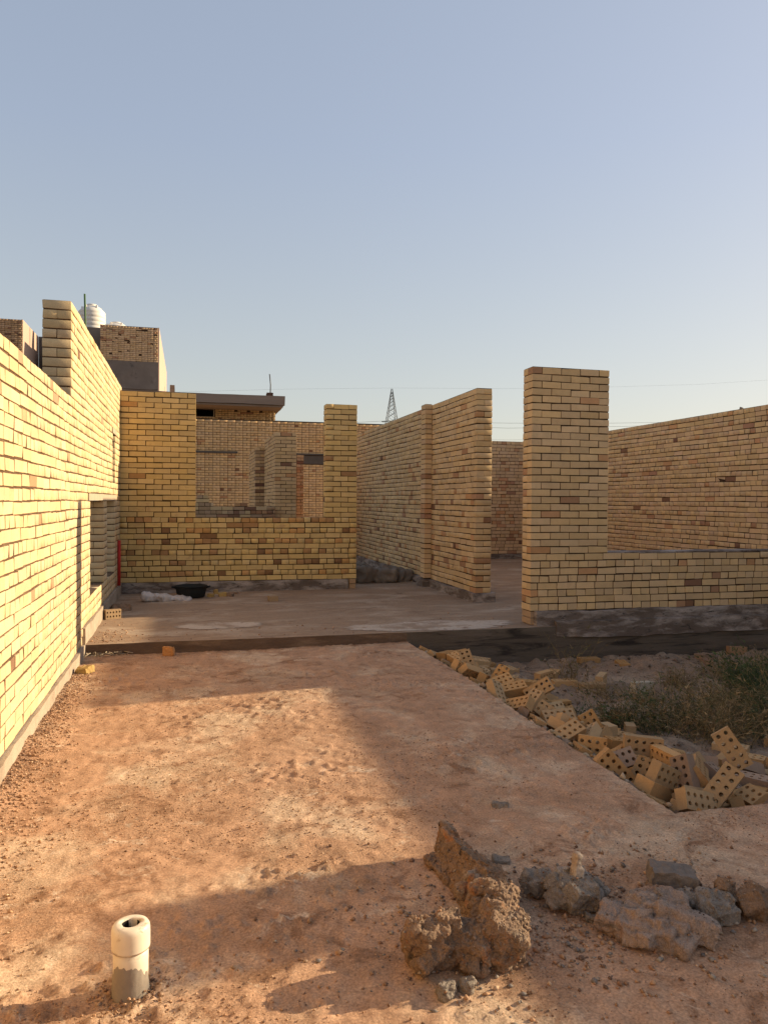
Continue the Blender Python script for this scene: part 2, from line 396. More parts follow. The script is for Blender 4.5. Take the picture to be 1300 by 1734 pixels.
def wall(name, label, axis, fixed, th, z0, segs, rule, kindf, view=None, side=-1, limit=300, cat='brick wall', group=None, root=None, single=False, jitter=1.0, mortar_mat=None, as_parts=True, loose=True):
    """segs(k) -> intervals along the axis for course k, or None above the top. rule(k, a, b) -> 'S' or 'H'.
    side: the face that looks at the camera (-1 = the low side of the thickness, +1 = the high side)."""
    if root is None:
        root = empty(name, (0, 0, 0))
        tag(root, label, cat, group)
    k = 0
    items = []
    runs = {}
    while True:
        iv = segs(k)
        if iv is None: break
        zc = z0 + k * PITCHZ + BH / 2 + 0.0055
        for (a, b) in iv:
            runs.setdefault((round(a, 3), round(b, 3)), []).append(k)
            mode = rule(k, a, b)
            span = PITCHX if mode != 'H' else PITCHX / 2
            leaves = [(0.0, th)] if mode == 'H' else [(0.0, th / 2), (th / 2, th)]
            for li, (t0, t1) in enumerate(leaves):
                if single and li != (0 if side < 0 else 1) and mode != 'H': continue
                p = a
                first = True
                cut = random.uniform(0.35, 1.0) if (mode == 'S' and loose and b - a > 1.5) else (random.uniform(0.6, 1.0) if mode == 'H' and loose and b - a > 1.5 else 1.0)
                while p < b - 0.02:
                    w = span
                    if first and mode == 's': w = span / 2
                    if first: w *= cut
                    first = False
                    e = min(p + w, b)
                    if b - e < 0.045: e = b
                    gap = random.uniform(0.004, 0.015)
                    gl = 0.0 if p == a else gap / 2; gr = 0.0 if e == b else gap / 2
                    L = e - p - gl - gr
                    full = BW if mode == 'H' else BL
                    me = random.choice(HDR if mode == 'H' else STR)
                    depth = th if mode == 'H' else th / 2 - 0.004
                    dref = 0.238 if mode == 'H' else BW
                    cx = (p + gl + e - gr) / 2
                    ct = (t0 + t1) / 2
                    j = jitter
                    out = random.gauss(0, 0.0011) * j
                    wob = 0.003 * math.sin(cx * 1.7 + k * 0.9) + 0.0025 * math.sin(cx * 5.1 + k)
                    cz = zc + wob * j + random.gauss(0, 0.0008)
                    rz = random.gauss(0, 0.004) * j
                    ry = random.gauss(0, 0.004) * j
                    S = Matrix.Diagonal((L / full, depth / dref, 1, 1))
                    flip = random.choice((0, math.pi))
                    Rm = Matrix.Rotation(rz, 4, 'Z') @ Matrix.Rotation(ry, 4, 'Y') @ Matrix.Rotation(flip, 4, 'X')
                    if axis == 'X':
                        T = Matrix.Translation((cx, fixed + ct + out, cz))
                        mx = T @ Rm @ S
                        face = (cx, fixed + (0 if side < 0 else th), cz)
                    else:
                        T = Matrix.Translation((fixed + ct + out, cx, cz))
                        mx = T @ Matrix.Rotation(math.pi / 2, 4, 'Z') @ Rm @ S
                        face = (fixed + (0 if side < 0 else th), cx, cz)
                    vis = mode == 'H' or (li == 0) == (side < 0)
                    # the size it shows in the photograph
                    score = 0
                    pr = proj(face)
                    if pr and vis:
                        px, py, d = pr
                        ok = -20 < px < 1320 and -20 < py < 1754
                        if view and ok: ok = any(x0 <= px <= x1 and y0 <= py <= y1 for x0, y0, x1, y1 in view)
                        if ok:
                            h = L / 2
                            q0 = proj((cx - h, face[1], cz)) if axis == 'X' else proj((face[0], cx - h, cz))
                            q1 = proj((cx + h, face[1], cz)) if axis == 'X' else proj((face[0], cx + h, cz))
                            if q0 and q1: score = abs(q1[0] - q0[0]) * FPX * BH / d
                    items.append((score, me, mx, tone(*kindf(k, cx, mode))))
                    p = e
        k += 1
    items.sort(key=lambda t: -t[0])
    n = sum(1 for t in items if t[0] > 0)
    n = min(n, limit) if as_parts else 0
    for s, me, mx, t in items[:n]:
        o = bpy.data.objects.new('brick', me)
        COL.objects.link(o)
        o.parent = root
        o.matrix_local = mx
        o['tone'] = [t[0], t[1], t[2], 1.0]
    if items[n:]:
        joined('brickwork', [(me, mx, t) for s, me, mx, t in items[n:]], M['brick_mass'], root)
    # mortar core, set back behind the faces
    rec = 0.0075
    bx = []
    for (a, b), ks in runs.items():
        s = ks[0]; pv = ks[0]
        for q in ks[1:] + [10 ** 6]:
            if q != pv + 1:
                za, zb = z0 + s * PITCHZ - 0.001, z0 + (pv + 1) * PITCHZ - 0.0015
                if axis == 'X': bx.append((a + rec, fixed + rec, za, b - rec, fixed + th - rec, zb))
                else: bx.append((fixed + rec, a + rec, za, fixed + th - rec, b - rec, zb))
                s = q
            pv = q
    link('mortar', boxes_mesh('mortar', bx), mortar_mat or M['mortar'], root)
    return root

# ================================================================== THE SETTING
GZ = -0.11          # dusty forecourt
PZ = -0.40          # bottom of the unbuilt bay
XE, YE = 2.38, 3.30 # edges of the forecourt slab towards the bay
YS = 8.05           # front edge of the raised floor

def z_court(X, Y):
    z = GZ + 0.030 * fbm(X, Y, 0.5, 3, 3) + 0.007 * fbm(X, Y, 2.6, 3, 21) + 0.008 * fbm(X, Y, 15.0, 3, 31, 0.7)
    clod = np.clip(fbm(X, Y, 26.0, 2, 77) - 0.12, 0, 1) * np.clip(fbm(X, Y, 1.6, 3, 91) + 0.25, 0, 1)
    z = z + 0.065 * clod
    z = z + 0.05 * np.exp(-((X + 1.0) / 0.22) ** 2) * (0.55 + 0.9 * vnoise(X * 5, Y * 5, 8)) * np.clip((7.6 - Y) / 2.0, 0, 1)
    return z

def steps(a, b, s0, s1):
    out = [a]; 
    while out[-1] < b:
        t = (out[-1] - a) / (b - a); out.append(out[-1] + s0 + (s1 - s0) * t)
    out[-1] = b
    return np.array(out)

ya = np.concatenate([np.linspace(-3, 1.7, 40)[:-1], steps(1.7, YE, 0.0085, 0.013)[:-1], steps(YE, YS + 0.02, 0.013, 0.032)])
xa = np.concatenate([steps(-1.06, XE, 0.0125, 0.0135)])
g1 = sheet('forecourt_ground', xa, ya, z_court, M['ground']); g1['kind'] = 'structure'
yb = np.concatenate([np.linspace(-3, 1.7, 40)[:-1], steps(1.7, YE, 0.0085, 0.013)])
xb = np.concatenate([steps(XE, 3.4, 0.0135, 0.02)[:-1], steps(3.4, 8.85, 0.05, 0.1)])
g2 = sheet('forecourt_ground_side', xb, yb, z_court, M['ground']); g2['kind'] = 'structure'
g2.name = 'forecourt_ground.001'

def edge_jit(t, t0, s):
    k = min(1.0, abs(t - t0) / 0.05)
    return k * (0.012 * mnoise.noise(Vector((t * 3.1, s, 0))) + 0.009 * mnoise.noise(Vector((t * 13.0, s, 5))) + 0.005 * mnoise.noise(Vector((t * 37.0, s, 9))) - 0.004)
for v in g1.data.vertices:
    if abs(v.co.x - XE) < 1e-4 and v.co.y >= YE: v.co.x += edge_jit(v.co.y, YE, 1.0)
for v in g2.data.vertices:
    if abs(v.co.y - YE) < 1e-4: v.co.y += edge_jit(v.co.x, XE, 2.0)
# crumbled vertical edges of the forecourt slab
def edge_strip(name, pts, zf, zb, nrm, m):
    V, F = [], []
    nz = 7
    for i, (x, y) in enumerate(pts):
        zt = float(zf(np.array([x]), np.array([y]))[0])
        for k in range(nz + 1):
            t = k / nz
            o = 0.014 * mnoise.noise(Vector((x * 9, y * 9, t * 3))) - 0.01 * t * t if k else 0.0
            V.append((x + nrm[0] * o, y + nrm[1] * o, zt + (zb - zt) * t))
    for i in range(len(pts) - 1):
        for k in range(nz):
            a = i * (nz + 1) + k; b = a + nz + 1
            F.append((a, a + 1, b + 1, b))
    o = link(name, mesh_from(name, V, F, True), m)
    o['kind'] = 'structure'
    return o
edge_strip('forecourt_slab_edge', [(XE + edge_jit(y, YE, 1.0), y) for y in ya if y >= YE], z_court, -0.7, (1, 0), M['soil'])
edge_strip('forecourt_slab_edge', [(x, YE + edge_jit(x, XE, 2.0)) for x in xb], z_court, -0.7, (0, 1), M['soil'])

# bottom of the unbuilt bay
def z_pit(X, Y):
    z = PZ + 0.05 * fbm(X, Y, 0.9, 3, 55) + 0.03 * fbm(X, Y, 4.0, 4, 61, 0.6)
    z = z + 0.11 * np.exp(-(((X - 5.1) / 0.42) ** 2 + ((Y - 7.3) / 0.5) ** 2))
    z = z + 0.22 * np.exp(-((X - XE) / 0.27) ** 2) + 0.08 * np.clip(fbm(X, Y, 11, 2, 40), 0, 1)
    return z
pit = sheet('bay_soil', steps(XE - 0.05, 8.85, 0.022, 0.06), steps(YE - 0.1, YS + 0.1, 0.03, 0.04), z_pit, M['soil'])
pit['kind'] = 'structure'

# raised floor slab
def z_floor(X, Y):
    return 0.008 * fbm(X, Y, 0.9, 4, 101) + 0.003 * fbm(X, Y, 9, 3, 120)
fl = sheet('raised_floor', steps(-1.05, 8.9, 0.06, 0.08), np.concatenate([steps(YS, 12.6, 0.03, 0.06)[:-1], np.linspace(12.6, 26, 60)]), z_floor, M['slab'])
fl['kind'] = 'structure'
def riser(name, x0, x1, m, amp=0.012):
    xs = np.arange(x0, x1 + 1e-6, 0.03)
    V, F = [], []
    nz = 8
    zt = z_floor(xs, np.full_like(xs, YS))
    for i, x in enumerate(xs):
        for k in range(nz + 1):
            t = k / nz
            o = amp * mnoise.noise(Vector((x * 4, 3.0, t * 6))) + amp * 1.6 * mnoise.noise(Vector((x * 1.1, 9.0, 0))) if k else 0.0
            V.append((x, YS + o, zt[i] * (1 - t) - 0.8 * t ** 1.6))
    for i in range(len(xs) - 1):
        for k in range(nz):
            a = i * (nz + 1) + k; b = a + nz + 1
            F.append((a, a + 1, b + 1, b))
    o = link(name, mesh_from(name, V, F, True), m); o['kind'] = 'structure'
riser('floor_slab_edge', -1.03, XE - 0.02, M['riser'])
riser('foundation_beam', XE - 0.02, 8.9, M['beam'], 0.007)

# open land all round
bx = mesh_from('open_land', [(-900, -900, -0.62), (900, -900, -0.62), (900, 900, -0.62), (-900, 900, -0.62)], [(0, 1, 2, 3)])
o = link('open_land', bx, M['terrain']); o['kind'] = 'structure'

# ================================================================== THE BRICK WALLS
def alt(k, a, b): return 'H' if k % 2 == 1 else 'S'
def alt0(k, a, b): return 'H' if k % 2 == 0 else 'S'
def stretch(k): return 'S' if k % 2 == 0 else 's'

# long wall on the left
def left_segs(k):
    if k >= 38: return None
    z = -0.005 + k * PITCHZ
    a, b = -2.0, 12.54
    if k >= 28: a = 7.26
    if k < 2: b = YS - 0.01
    cuts = []
    if 5 <= k < 17: cuts += [(8.63, 9.98), (10.40, 11.40)]
    if k == 17: cuts += [(8.45, 11.60)]
    if 20 <= k < 28: cuts += [(11.12, 11.50)]
    iv = [(a, b)]
    for c0, c1 in cuts:
        n = []
        for s, e in iv:
            if c1 <= s or c0 >= e: n.append((s, e)); continue
            if c0 > s: n.append((s, c0))
            if c1 < e: n.append((c1, e))
        iv = n
    return iv
lw = wall('long_side_wall', 'long sunlit yellow brick wall along the left edge with a step in its top and two window openings', 'Y', -1.25, 0.24, -0.005, left_segs, alt,
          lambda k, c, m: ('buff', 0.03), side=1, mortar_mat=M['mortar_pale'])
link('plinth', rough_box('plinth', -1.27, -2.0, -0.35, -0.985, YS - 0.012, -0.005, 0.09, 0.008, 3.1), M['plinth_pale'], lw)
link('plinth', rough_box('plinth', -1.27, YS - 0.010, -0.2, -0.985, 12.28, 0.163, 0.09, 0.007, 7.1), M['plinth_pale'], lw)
link('lintel', rough_box('lintel', -1.253, 8.452, 1.444, -0.998, 11.598, 1.519, 0.12, 0.002, 1.0), M['lintel'], lw)
link('lintel', rough_box('lintel', -1.253, 11.02, 2.378, -0.998, 11.60, 2.452, 0.12, 0.002, 2.0), M['lintel'], lw)

# wall across the back with the wide window opening
def back_segs(k):
    if k >= 35: return None
    if k < 12: return [(-1.008, 2.72)]
    iv = [(-1.008, 0.12)]
    if k < 34: iv.append((2.20, 2.72))
    return iv
bw = wall('window_wall', 'yellow brick wall across the back with a wide open window gap, between the side wall and the doorway', 'X', 12.30, 0.24, 0.165, back_segs,
          lambda k, a, b: ('H' if k % 2 == 1 or False else 'S') if k < 12 else stretch(k), lambda k, c, m: ('gold', 0.34 if (k < 12 and m == 'H') else 0.04), view=[(200, 655, 612, 1000)])
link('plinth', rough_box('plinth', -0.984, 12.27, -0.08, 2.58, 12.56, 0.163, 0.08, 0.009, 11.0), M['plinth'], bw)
for i in range(2):
    o = link('brick', random.choice(HDR), None, bw, (2.655, 12.42, 0.04 + i * 0.083)); o['tone'] = [0.42, 0.27, 0.15, 1]

# free pier and the low wall that runs right from it
def pier_segs(k):
    if k >= 34: return None
    return [(3.91, 8.79)] if k < 8 else [(3.91, 4.92)]
pw = wall('pier_and_low_wall', 'tall free-standing tan brick pier with a low brick wall running right from it on the dark foundation beam', 'X', 8.18, 0.245, 0.165, pier_segs,
          lambda k, a, b: alt0(k, a, b) if k < 8 else stretch(k), lambda k, c, m: ('tan', 0.09 if k < 8 else 0.04), view=[(870, 610, 1300, 1050)])
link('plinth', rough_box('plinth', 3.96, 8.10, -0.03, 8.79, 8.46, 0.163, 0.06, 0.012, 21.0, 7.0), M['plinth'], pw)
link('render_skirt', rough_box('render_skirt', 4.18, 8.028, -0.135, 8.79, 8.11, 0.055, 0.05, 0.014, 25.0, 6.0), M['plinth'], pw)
link('coping', rough_box('coping', 4.925, 8.185, 0.8435, 8.785, 8.42, 0.862, 0.07, 0.003, 23.0), M['plinth'], pw)
for z in (0.045, 0.125):
    o = link('brick', HDR[2], None, pw, (3.975, 8.31, z)); o['tone'] = [0.40, 0.27, 0.16, 1]
    
# inner wall seen along its length
cw = wall('inner_partition_wall', 'tan brick partition wall running away from its square end, with a pilaster halfway, right of the doorway', 'Y', 4.03, 0.24, 0.13,
          lambda k: None if k >= 35 else [(10.25, 20.5)], alt, lambda k, c, m: ('tan', 0.05 if k > 17 else 0.12), view=[(600, 650, 845, 1010)], side=-1)
wall('p', None, 'X', 12.30, 0.24, 0.145, lambda k: None if k >= 35 else [(3.905, 4.028)], lambda k, a, b: 'H', lambda k, c, m: ('tan' if k % 3 else 'rose', 0.16), root=cw, limit=60)
link('plinth', rough_box('plinth', 3.97, 10.19, -0.06, 4.32, 20.5, 0.128, 0.07, 0.014, 31.0, 6.0), M['plinth'], cw)
link('plinth', rough_box('plinth', 3.86, 12.24, -0.06, 4.03, 12.60, 0.124, 0.06, 0.01, 35.0), M['plinth'], cw)

# boundary wall on the right: its part in view is full height, the unseen stretch is lower with one pier, shaped to cast the forecourt shadows
def right_segs(k):
    if k >= 34: return None
    iv = [(6.93, 18.24)]
    if k < 27: iv = [(-2.0, 18.24)]
    elif k < 32: iv = [(3.35, 3.90), (6.93, 18.24)]
    return iv
rw = wall('boundary_wall', 'long tan brick boundary wall behind the low wall at the right edge', 'Y', 8.80, 0.24, 0.13, right_segs, alt,
          lambda k, c, m: ('rose' if random.random() < 0.35 else 'tan', 0.06), view=[(1025, 670, 1320, 940)], side=-1)
link('plinth', rough_box('plinth', 8.77, -2.0, -0.62, 9.07, 18.24, 0.128, 0.12, 0.01, 41.0), M['plinth'], rw)

# rear wall seen through the gap beside the pier
bkw = wall('rear_wall', 'distant brown brick wall seen through the narrow gap between the partition end and the pier', 'X', 18.0, 0.24, 0.13, lambda k: None if k >= 34 else [(4.275, 8.79)], alt,
          lambda k, c, m: ('rose', 0.28 if 8 < k < 24 else 0.12), view=[(830, 740, 885, 945)])
link('plinth', rough_box('plinth', 4.33, 17.96, -0.06, 8.76, 18.26, 0.128, 0.12, 0.01, 45.0), M['plinth'], bkw)

# the room behind the window gap
rs = wall('unfinished_sill_wall', 'low unfinished inner brick wall with a ragged top, seen through the left half of the window gap', 'X', 17.2, 0.24, 0.13,
          lambda k: None if k >= 17 else ([(-1.0, 1.92)] if k < 14 else ([(-1.0, 0.55), (1.02, 1.3)] if k == 14 else ([(0.18, 0.46)] if k == 15 else [(0.2, 0.44)]))),
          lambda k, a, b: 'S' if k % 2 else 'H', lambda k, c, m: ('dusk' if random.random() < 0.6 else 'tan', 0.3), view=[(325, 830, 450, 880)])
fp = wall('corner_pier', 'tan brick corner pier in the middle of the window gap, its left flank running back', 'X', 17.4, 0.24, 0.13, lambda k: None if k >= 34 else [(1.935, 2.42)],
          lambda k, a, b: stretch(k), lambda k, c, m: ('warm', 0.06), view=[(440, 720, 555, 880)])
wall('f', None, 'Y', 1.935, 0.24, 0.13, lambda k: None if k >= 34 else [(17.645, 19.95)], alt, lambda k, c, m: ('warm', 0.06), view=[(440, 720, 470, 880)], root=fp, side=-1, limit=140)
jp = wall('jamb_wall', 'dark shaded brick jamb with one paler flank, left of the corner pier in the window gap', 'X', 20.0, 0.24, 0.13, lambda k: None if k >= 32 else [(1.71, 2.5)],
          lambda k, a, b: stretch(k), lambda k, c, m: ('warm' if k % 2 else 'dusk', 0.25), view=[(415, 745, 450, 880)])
wall('j', None, 'Y', 1.71, 0.24, 0.13, lambda k: None if k >= 32 else [(20.245, 22.2)], alt, lambda k, c, m: ('warm', 0.05), view=[(415, 745, 440, 880)], root=jp, side=-1, limit=120)
gp = wall('far_jamb', 'narrow brown brick wall end between the corner pier and the dark far opening', 'X', 21.5, 0.24, 0.13, lambda k: None if k >= 31 else [(2.5, 3.2)],
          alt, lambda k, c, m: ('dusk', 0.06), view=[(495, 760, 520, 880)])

# ================================================================== NEIGHBOURING HOUSES
def face_bricks(parent, y, x0, x1, z0, z1, kindf, holes=()):
    items = []
    k = 0
    z = z0
    while z + BH < z1 + 0.01:
        p = x0 + (PITCHX / 2 if k % 2 else 0) * 0
        first = True
        span0 = PITCHX if k % 2 == 0 else PITCHX / 2
        while p < x1 - 0.03:
            e = min(p + span0, x1)
            cx = (p + e) / 2; cz = z + BH / 2 + 0.004
            if not any(a < cx < b and c < cz < d for a, c, b, d in holes):
                L = e - p - random.uniform(0.006, 0.014)
                me = random.choice(STR)
                mx = Matrix.Translation((cx, y + BW / 2 + random.gauss(0, 0.003), cz)) @ Matrix.Diagonal((L / BL, 1, 1, 1))
                items.append((me, mx, tone(*kindf(k, cx))))
            p = e
        z += PITCHZ; k += 1
    return joined('brickwork', items, M['brick_mass'], parent)

# the house straight behind the site
hs1 = empty('neighbour_house'); tag(hs1, 'low brick house with a flat overhanging concrete roof slab, behind the window gap', 'house')
link('wall', boxes_mesh('wall', [(-2.0, 26.012, -0.6, 7.6, 26.24, 4.20)]), M['mortar'], hs1)
face_bricks(hs1, 26.0, -1.2, 7.6, 0.85, 4.20, lambda k, c: ('warm', 0.05), holes=[(3.26, 2.72, 4.6, 3.08)])
link('lintel', boxes_mesh('lintel', [(-1.3, 25.96, 3.045, 1.62, 26.10, 3.115)]), M['lintel_dark'], hs1)
link('lintel', boxes_mesh('lintel', [(2.9, 25.96, 3.045, 4.7, 26.10, 3.10)]), M['lintel_dark'], hs1)
link('window', boxes_mesh('window', [(3.28, 25.985, 2.74, 4.6, 26.05, 3.02)]), M['lintel_dark'], hs1)  # dark panel in lintel colour stands for the unlit opening
link('wall', boxes_mesh('upper_wall', [(-4.0, 31.012, 4.0, 0.28, 34.5, 5.18), (1.02, 31.012, 4.0, 3.44, 34.5, 5.18), (0.28, 31.6, 4.0, 1.02, 34.4, 5.18), (0.28, 31.012, 4.0, 1.02, 31.6, 4.78)]), M['mortar'], hs1)
face_bricks(hs1, 31.0, 0.3, 3.44, 4.1, 5.16, lambda k, c: ('tan', 0.06), holes=[(0.28, 4.78, 1.02, 5.2), (1.75, 5.05, 1.87, 5.2), (2.25, 5.05, 2.37, 5.2), (2.85, 5.05, 2.97, 5.2)])
wnd = link('window', boxes_mesh('window', [(0.30, 31.55, 4.79, 1.00, 31.59, 5.17)]), M['dark_hole'], hs1)  # black panel painted for the dark inside the opening
link('frame', boxes_mesh('frame', [(0.985, 31.0, 4.79, 1.02, 31.06, 5.17), (0.28, 31.0, 4.775, 1.02, 31.06, 4.80)]), M['lintel'], wnd)
link('roof', rough_box('roof', -4.6, 29.5, 5.18, 3.66, 36.0, 5.52, 0.5, 0.02, 51.0), M['roof_slab'], hs1)
link('roof', boxes_mesh('roof_ceiling', [(-4.5, 29.58, 5.10, 3.58, 35.9, 5.175)]), M['roof_slab'], hs1)
roof_z = 5.52
def tube(name, pts, r, m, parent=None, sides=6, r_end=None):
    V, F = [], []
    n = len(pts)
    for i, p in enumerate(pts):
        p = Vector(p)
        d = (Vector(pts[min(i + 1, n - 1)]) - Vector(pts[max(i - 1, 0)])).normalized()
        a = d.orthogonal().normalized(); b = d.cross(a)
        q = r if r_end is None else r + (r_end - r) * i / (n - 1)
        for s in range(sides):
            t = 2 * math.pi * s / sides
            V.append(p + (a * math.cos(t) + b * math.sin(t)) * q)
    for i in range(n - 1):
        for s in range(sides):
            F.append((i * sides + s, i * sides + (s + 1) % sides, (i + 1) * sides + (s + 1) % sides, (i + 1) * sides + s))
    F.append(tuple(range(sides - 1, -1, -1))); F.append(tuple((n - 1) * sides + s for s in range(sides)))
    return link(name, mesh_from(name, V, F, True), m, parent)
an = empty('antenna_rod', (3.13, 30.0, roof_z)); tag(an, 'thin bent antenna rod standing on a dark foot on the overhanging roof slab', 'antenna')
tube('rod', [(0, 0, 0.1), (0.01, 0, 0.5), (-0.03, 0, 0.92)], 0.022, M['steel'], an)
link('foot', rough_box('foot', -0.14, -0.1, -0.01, 0.09, 0.1, 0.16, 0.05, 0.03, 3.0), M['rust'], an)

# cement spilt along the front of the raised floor
def spill(cx, cy, rx, ry, seed):
    V = [(cx, cy, 0)]; n = 90
    for i in range(n):
        a = 2 * math.pi * i / n
        k = 1 + 0.35 * mnoise.noise(Vector((math.cos(a) * 1.6, math.sin(a) * 1.6, seed))) + 0.22 * mnoise.noise(Vector((math.cos(a) * 6, math.sin(a) * 6, seed)))
        V.append((cx + rx * k * math.cos(a), max(YS + 0.012, cy + ry * k * math.sin(a)), 0))
    bm = bmesh.new()
    vs = [bm.verts.new(v) for v in V]
    for i in range(n): bm.faces.new((vs[0], vs[1 + i], vs[1 + (i + 1) % n]))
    bmesh.ops.subdivide_edges(bm, edges=list(bm.edges), cuts=5, use_grid_fill=True)
    for v in bm.verts: v.co.z = float(z_floor(np.array([v.co.x]), np.array([v.co.y]))[0]) + 0.004
    me = bpy.data.meshes.new('cement_spill'); bm.to_mesh(me); bm.free()
    o = link('cement_spill', me, M['spill']); o['kind'] = 'structure'
spill(2.75, 8.42, 1.05, 0.30, 3.0)
spill(0.35, 8.95, 0.55, 0.22, 8.0)

# tower-like block with the dark concrete band
hb = empty('stair_tower_house'); tag(hb, 'tall brick block over a dark concrete band, behind the left end of the window wall', 'house')
xB0, xB1, yB = -3.75, -1.31, 35.45
link('wall', boxes_mesh('wall', [(xB0, yB + 0.012, 7.62, xB1 - 0.01, 47.5, 9.17), (xB0, yB + 0.03, -0.6, xB1 - 0.02, 47.0, 6.40)]), M['far_concrete'], hb)
link('mortar', boxes_mesh('mortar', [(xB0 + 0.02, yB + 0.006, 7.62, xB1 - 0.03, yB + 0.08, 9.15)]), M['mortar'], hb)
face_bricks(hb, yB, xB0, xB1, 7.62, 9.17, lambda k, c: ('rose', 0.10))
link('ring_beam', rough_box('ring_beam', xB0 - 0.02, yB - 0.03, 6.40, xB1 + 0.02, 47.4, 7.62, 0.4, 0.012, 61.0), M['far_concrete'], hb)
link('wall', boxes_mesh('flank', [(xB1 - 0.01, yB + 0.01, 3.0, xB1 + 0.05, 47.6, 9.18)]), M['plaster'], hb)
link('chimney', rough_box('chimney', -0.98, 44.0, 3.0, -0.72, 44.3, 7.9, 0.3, 0.02, 66.0), M['far_concrete'], hb)
link('parapet', boxes_mesh('parapet', [(-6.3, 37.0, 3.0, xB0 - 0.004, 37.3, 9.35)]), M['far_concrete'], hb)
link('roof', boxes_mesh('roof', [(-6.3, 37.31, 8.2, xB1 - 0.1, 47.2, 8.42)]), M['far_concrete'], hb)

# far left block with the plastered flank
ha = empty('plastered_house'); tag(ha, 'brown brick house with pinkish plastered flank above the lower part of the side wall', 'house')
xA, yA = -6.75, 34.8
link('wall', boxes_mesh('wall', [(-12.5, yA + 0.012, -0.6, xA - 0.06, 38.3, 9.02)]), M['mortar'], ha)
face_bricks(ha, yA, -10.2, xA - 0.004, 6.3, 9.02, lambda k, c: ('dusk', 0.08))
link('wall', boxes_mesh('flank', [(xA - 0.06, yA + 0.005, 3.0, xA, 38.3, 9.03)]), M['plaster'], ha)
link('parapet', boxes_mesh('parapet', [(-6.746, 38.31, 3.0, -5.2, 38.5, 9.05)]), M['far_concrete'], ha)

# roof tanks
def lathe(name, prof, m, parent=None, seg=32, loc=(0, 0, 0), sx=1.0, smooth=True, close=True):
    V, F = [], []
    for (r, z) in prof:
        for s in range(seg):
            a = 2 * math.pi * s / seg
            V.append((r * math.cos(a) * sx, r * math.sin(a), z))
    for i in range(len(prof) - 1):
        for s in range(seg):
            F.append((i * seg + s, i * seg + (s + 1) % seg, (i + 1) * seg + (s + 1) % seg, (i + 1) * seg + s))
    if close:
        F.append(tuple(range(seg - 1, -1, -1))); F.append(tuple((len(prof) - 1) * seg + s for s in range(seg)))
    me = mesh_from(name, V, F, smooth)
    return link(name, me, m, parent, loc)

def tank(loc, rad, h, label, group):
    t = empty('water_tank', loc); tag(t, label, 'water tank', group)
    prof = [(rad * 0.97, 0.0)]
    n = 9
    for i in range(n):
        z0 = 0.04 + i * (h * 0.80) / n; dz = (h * 0.80) / n
        prof += [(rad * 0.955, z0), (rad, z0 + dz * 0.25), (rad, z0 + dz * 0.75), (rad * 0.955, z0 + dz * 0.98)]
    prof += [(rad * 0.99, h * 0.84), (rad * 0.97, h * 0.87), (rad * 0.62, h * 0.965), (rad * 0.45, h * 0.985)]
    lathe('body', prof, M['tank'], t)
    lathe('lid', [(rad * 0.44, h * 0.975), (rad * 0.44, h * 1.01), (rad * 0.36, h * 1.03), (0.02, h * 1.035)], M['tank'], t, 20)
    for a in (0.6, 1.7, 3.0, 4.2, 5.3):
        link('lug', boxes_mesh('lug', [(rad * 0.72 * math.cos(a) - 0.04, rad * 0.72 * math.sin(a) - 0.04, h * 0.90, rad * 0.72 * math.cos(a) + 0.04, rad * 0.72 * math.sin(a) + 0.04, h * 0.985)], 0.01), M['tank'], t)
    return t
tp = ony(156, 600, 38.6)
tank((tp.x, 38.6, 8.42), 0.62, 2.28, 'tall ribbed white plastic water tank beside the thin green pole, above the side wall', 'white water tanks on the roof')
tp = ony(198, 600, 39.5)
tank((tp.x, 39.5, 8.42), 0.62, 1.72, 'white water tank with only its domed top showing above the brick block', 'white water tanks on the roof')
tp = ony(144.5, 600, 36.5)
gpole = tube('roof_pole', [(tp.x, 36.5, 6.0), (tp.x + 0.01, 36.5, 9.5), (tp.x - 0.02, 36.5, 10.72)], 0.045, M['green_paint'])
tag(gpole, 'thin green vertical pole in front of the taller water tank', 'pole')

# lattice pylon far behind
TD = 230.0
base = ony(662, 849, TD)
ty = empty('lattice_pylon', (base.x, TD, -0.6)); tag(ty, 'grey lattice steel pylon tapering to a point, far behind the partition wall', 'pylon')
Htot = (proj((base.x, TD, 0))[2]) * (849 - 658) / FPX + 2.05
def tw(z): return 0.15 + (Htot - z) / Htot * 5.2
for sx, sy in ((1, 1), (1, -1), (-1, 1), (-1, -1)):
    tube('leg', [(sx * tw(0), sy * tw(0), 0), (sx * tw(Htot), sy * tw(Htot), Htot)], 0.13, M['steel'], ty, 4, 0.08)
zs = [0]
while zs[-1] < Htot - 1.2: zs.append(zs[-1] + max(0.9, tw(zs[-1]) * 1.25))
for z0, z1 in zip(zs[:-1], zs[1:]):
    w0, w1 = tw(z0), tw(z1)
    for (ax, ay, bx_, by_) in ((-1, -1, 1, -1), (1, -1, 1, 1), (1, 1, -1, 1), (-1, 1, -1, -1)):
        tube('brace', [(ax * w0, ay * w0, z0), (bx_ * w1, by_ * w1, z1)], 0.06, M['steel'], ty, 3)
        tube('brace', [(bx_ * w0, by_ * w0, z0), (ax * w1, ay * w1, z1)], 0.06, M['steel'], ty, 3)
za = (849 - 715) / FPX * 231 + 2.0
for z, w in ((za, 4.6), (za + 9.0, 0.01)):
    if w > 1: tube('crossarm', [(-w, 0, z), (w, 0, z)], 0.16, M['steel'], ty, 4)
tube('crossarm', [(-3.2, 0, za + 1.0), (0, 0, za + 1.3)], 0.2, M['steel'], ty, 4)

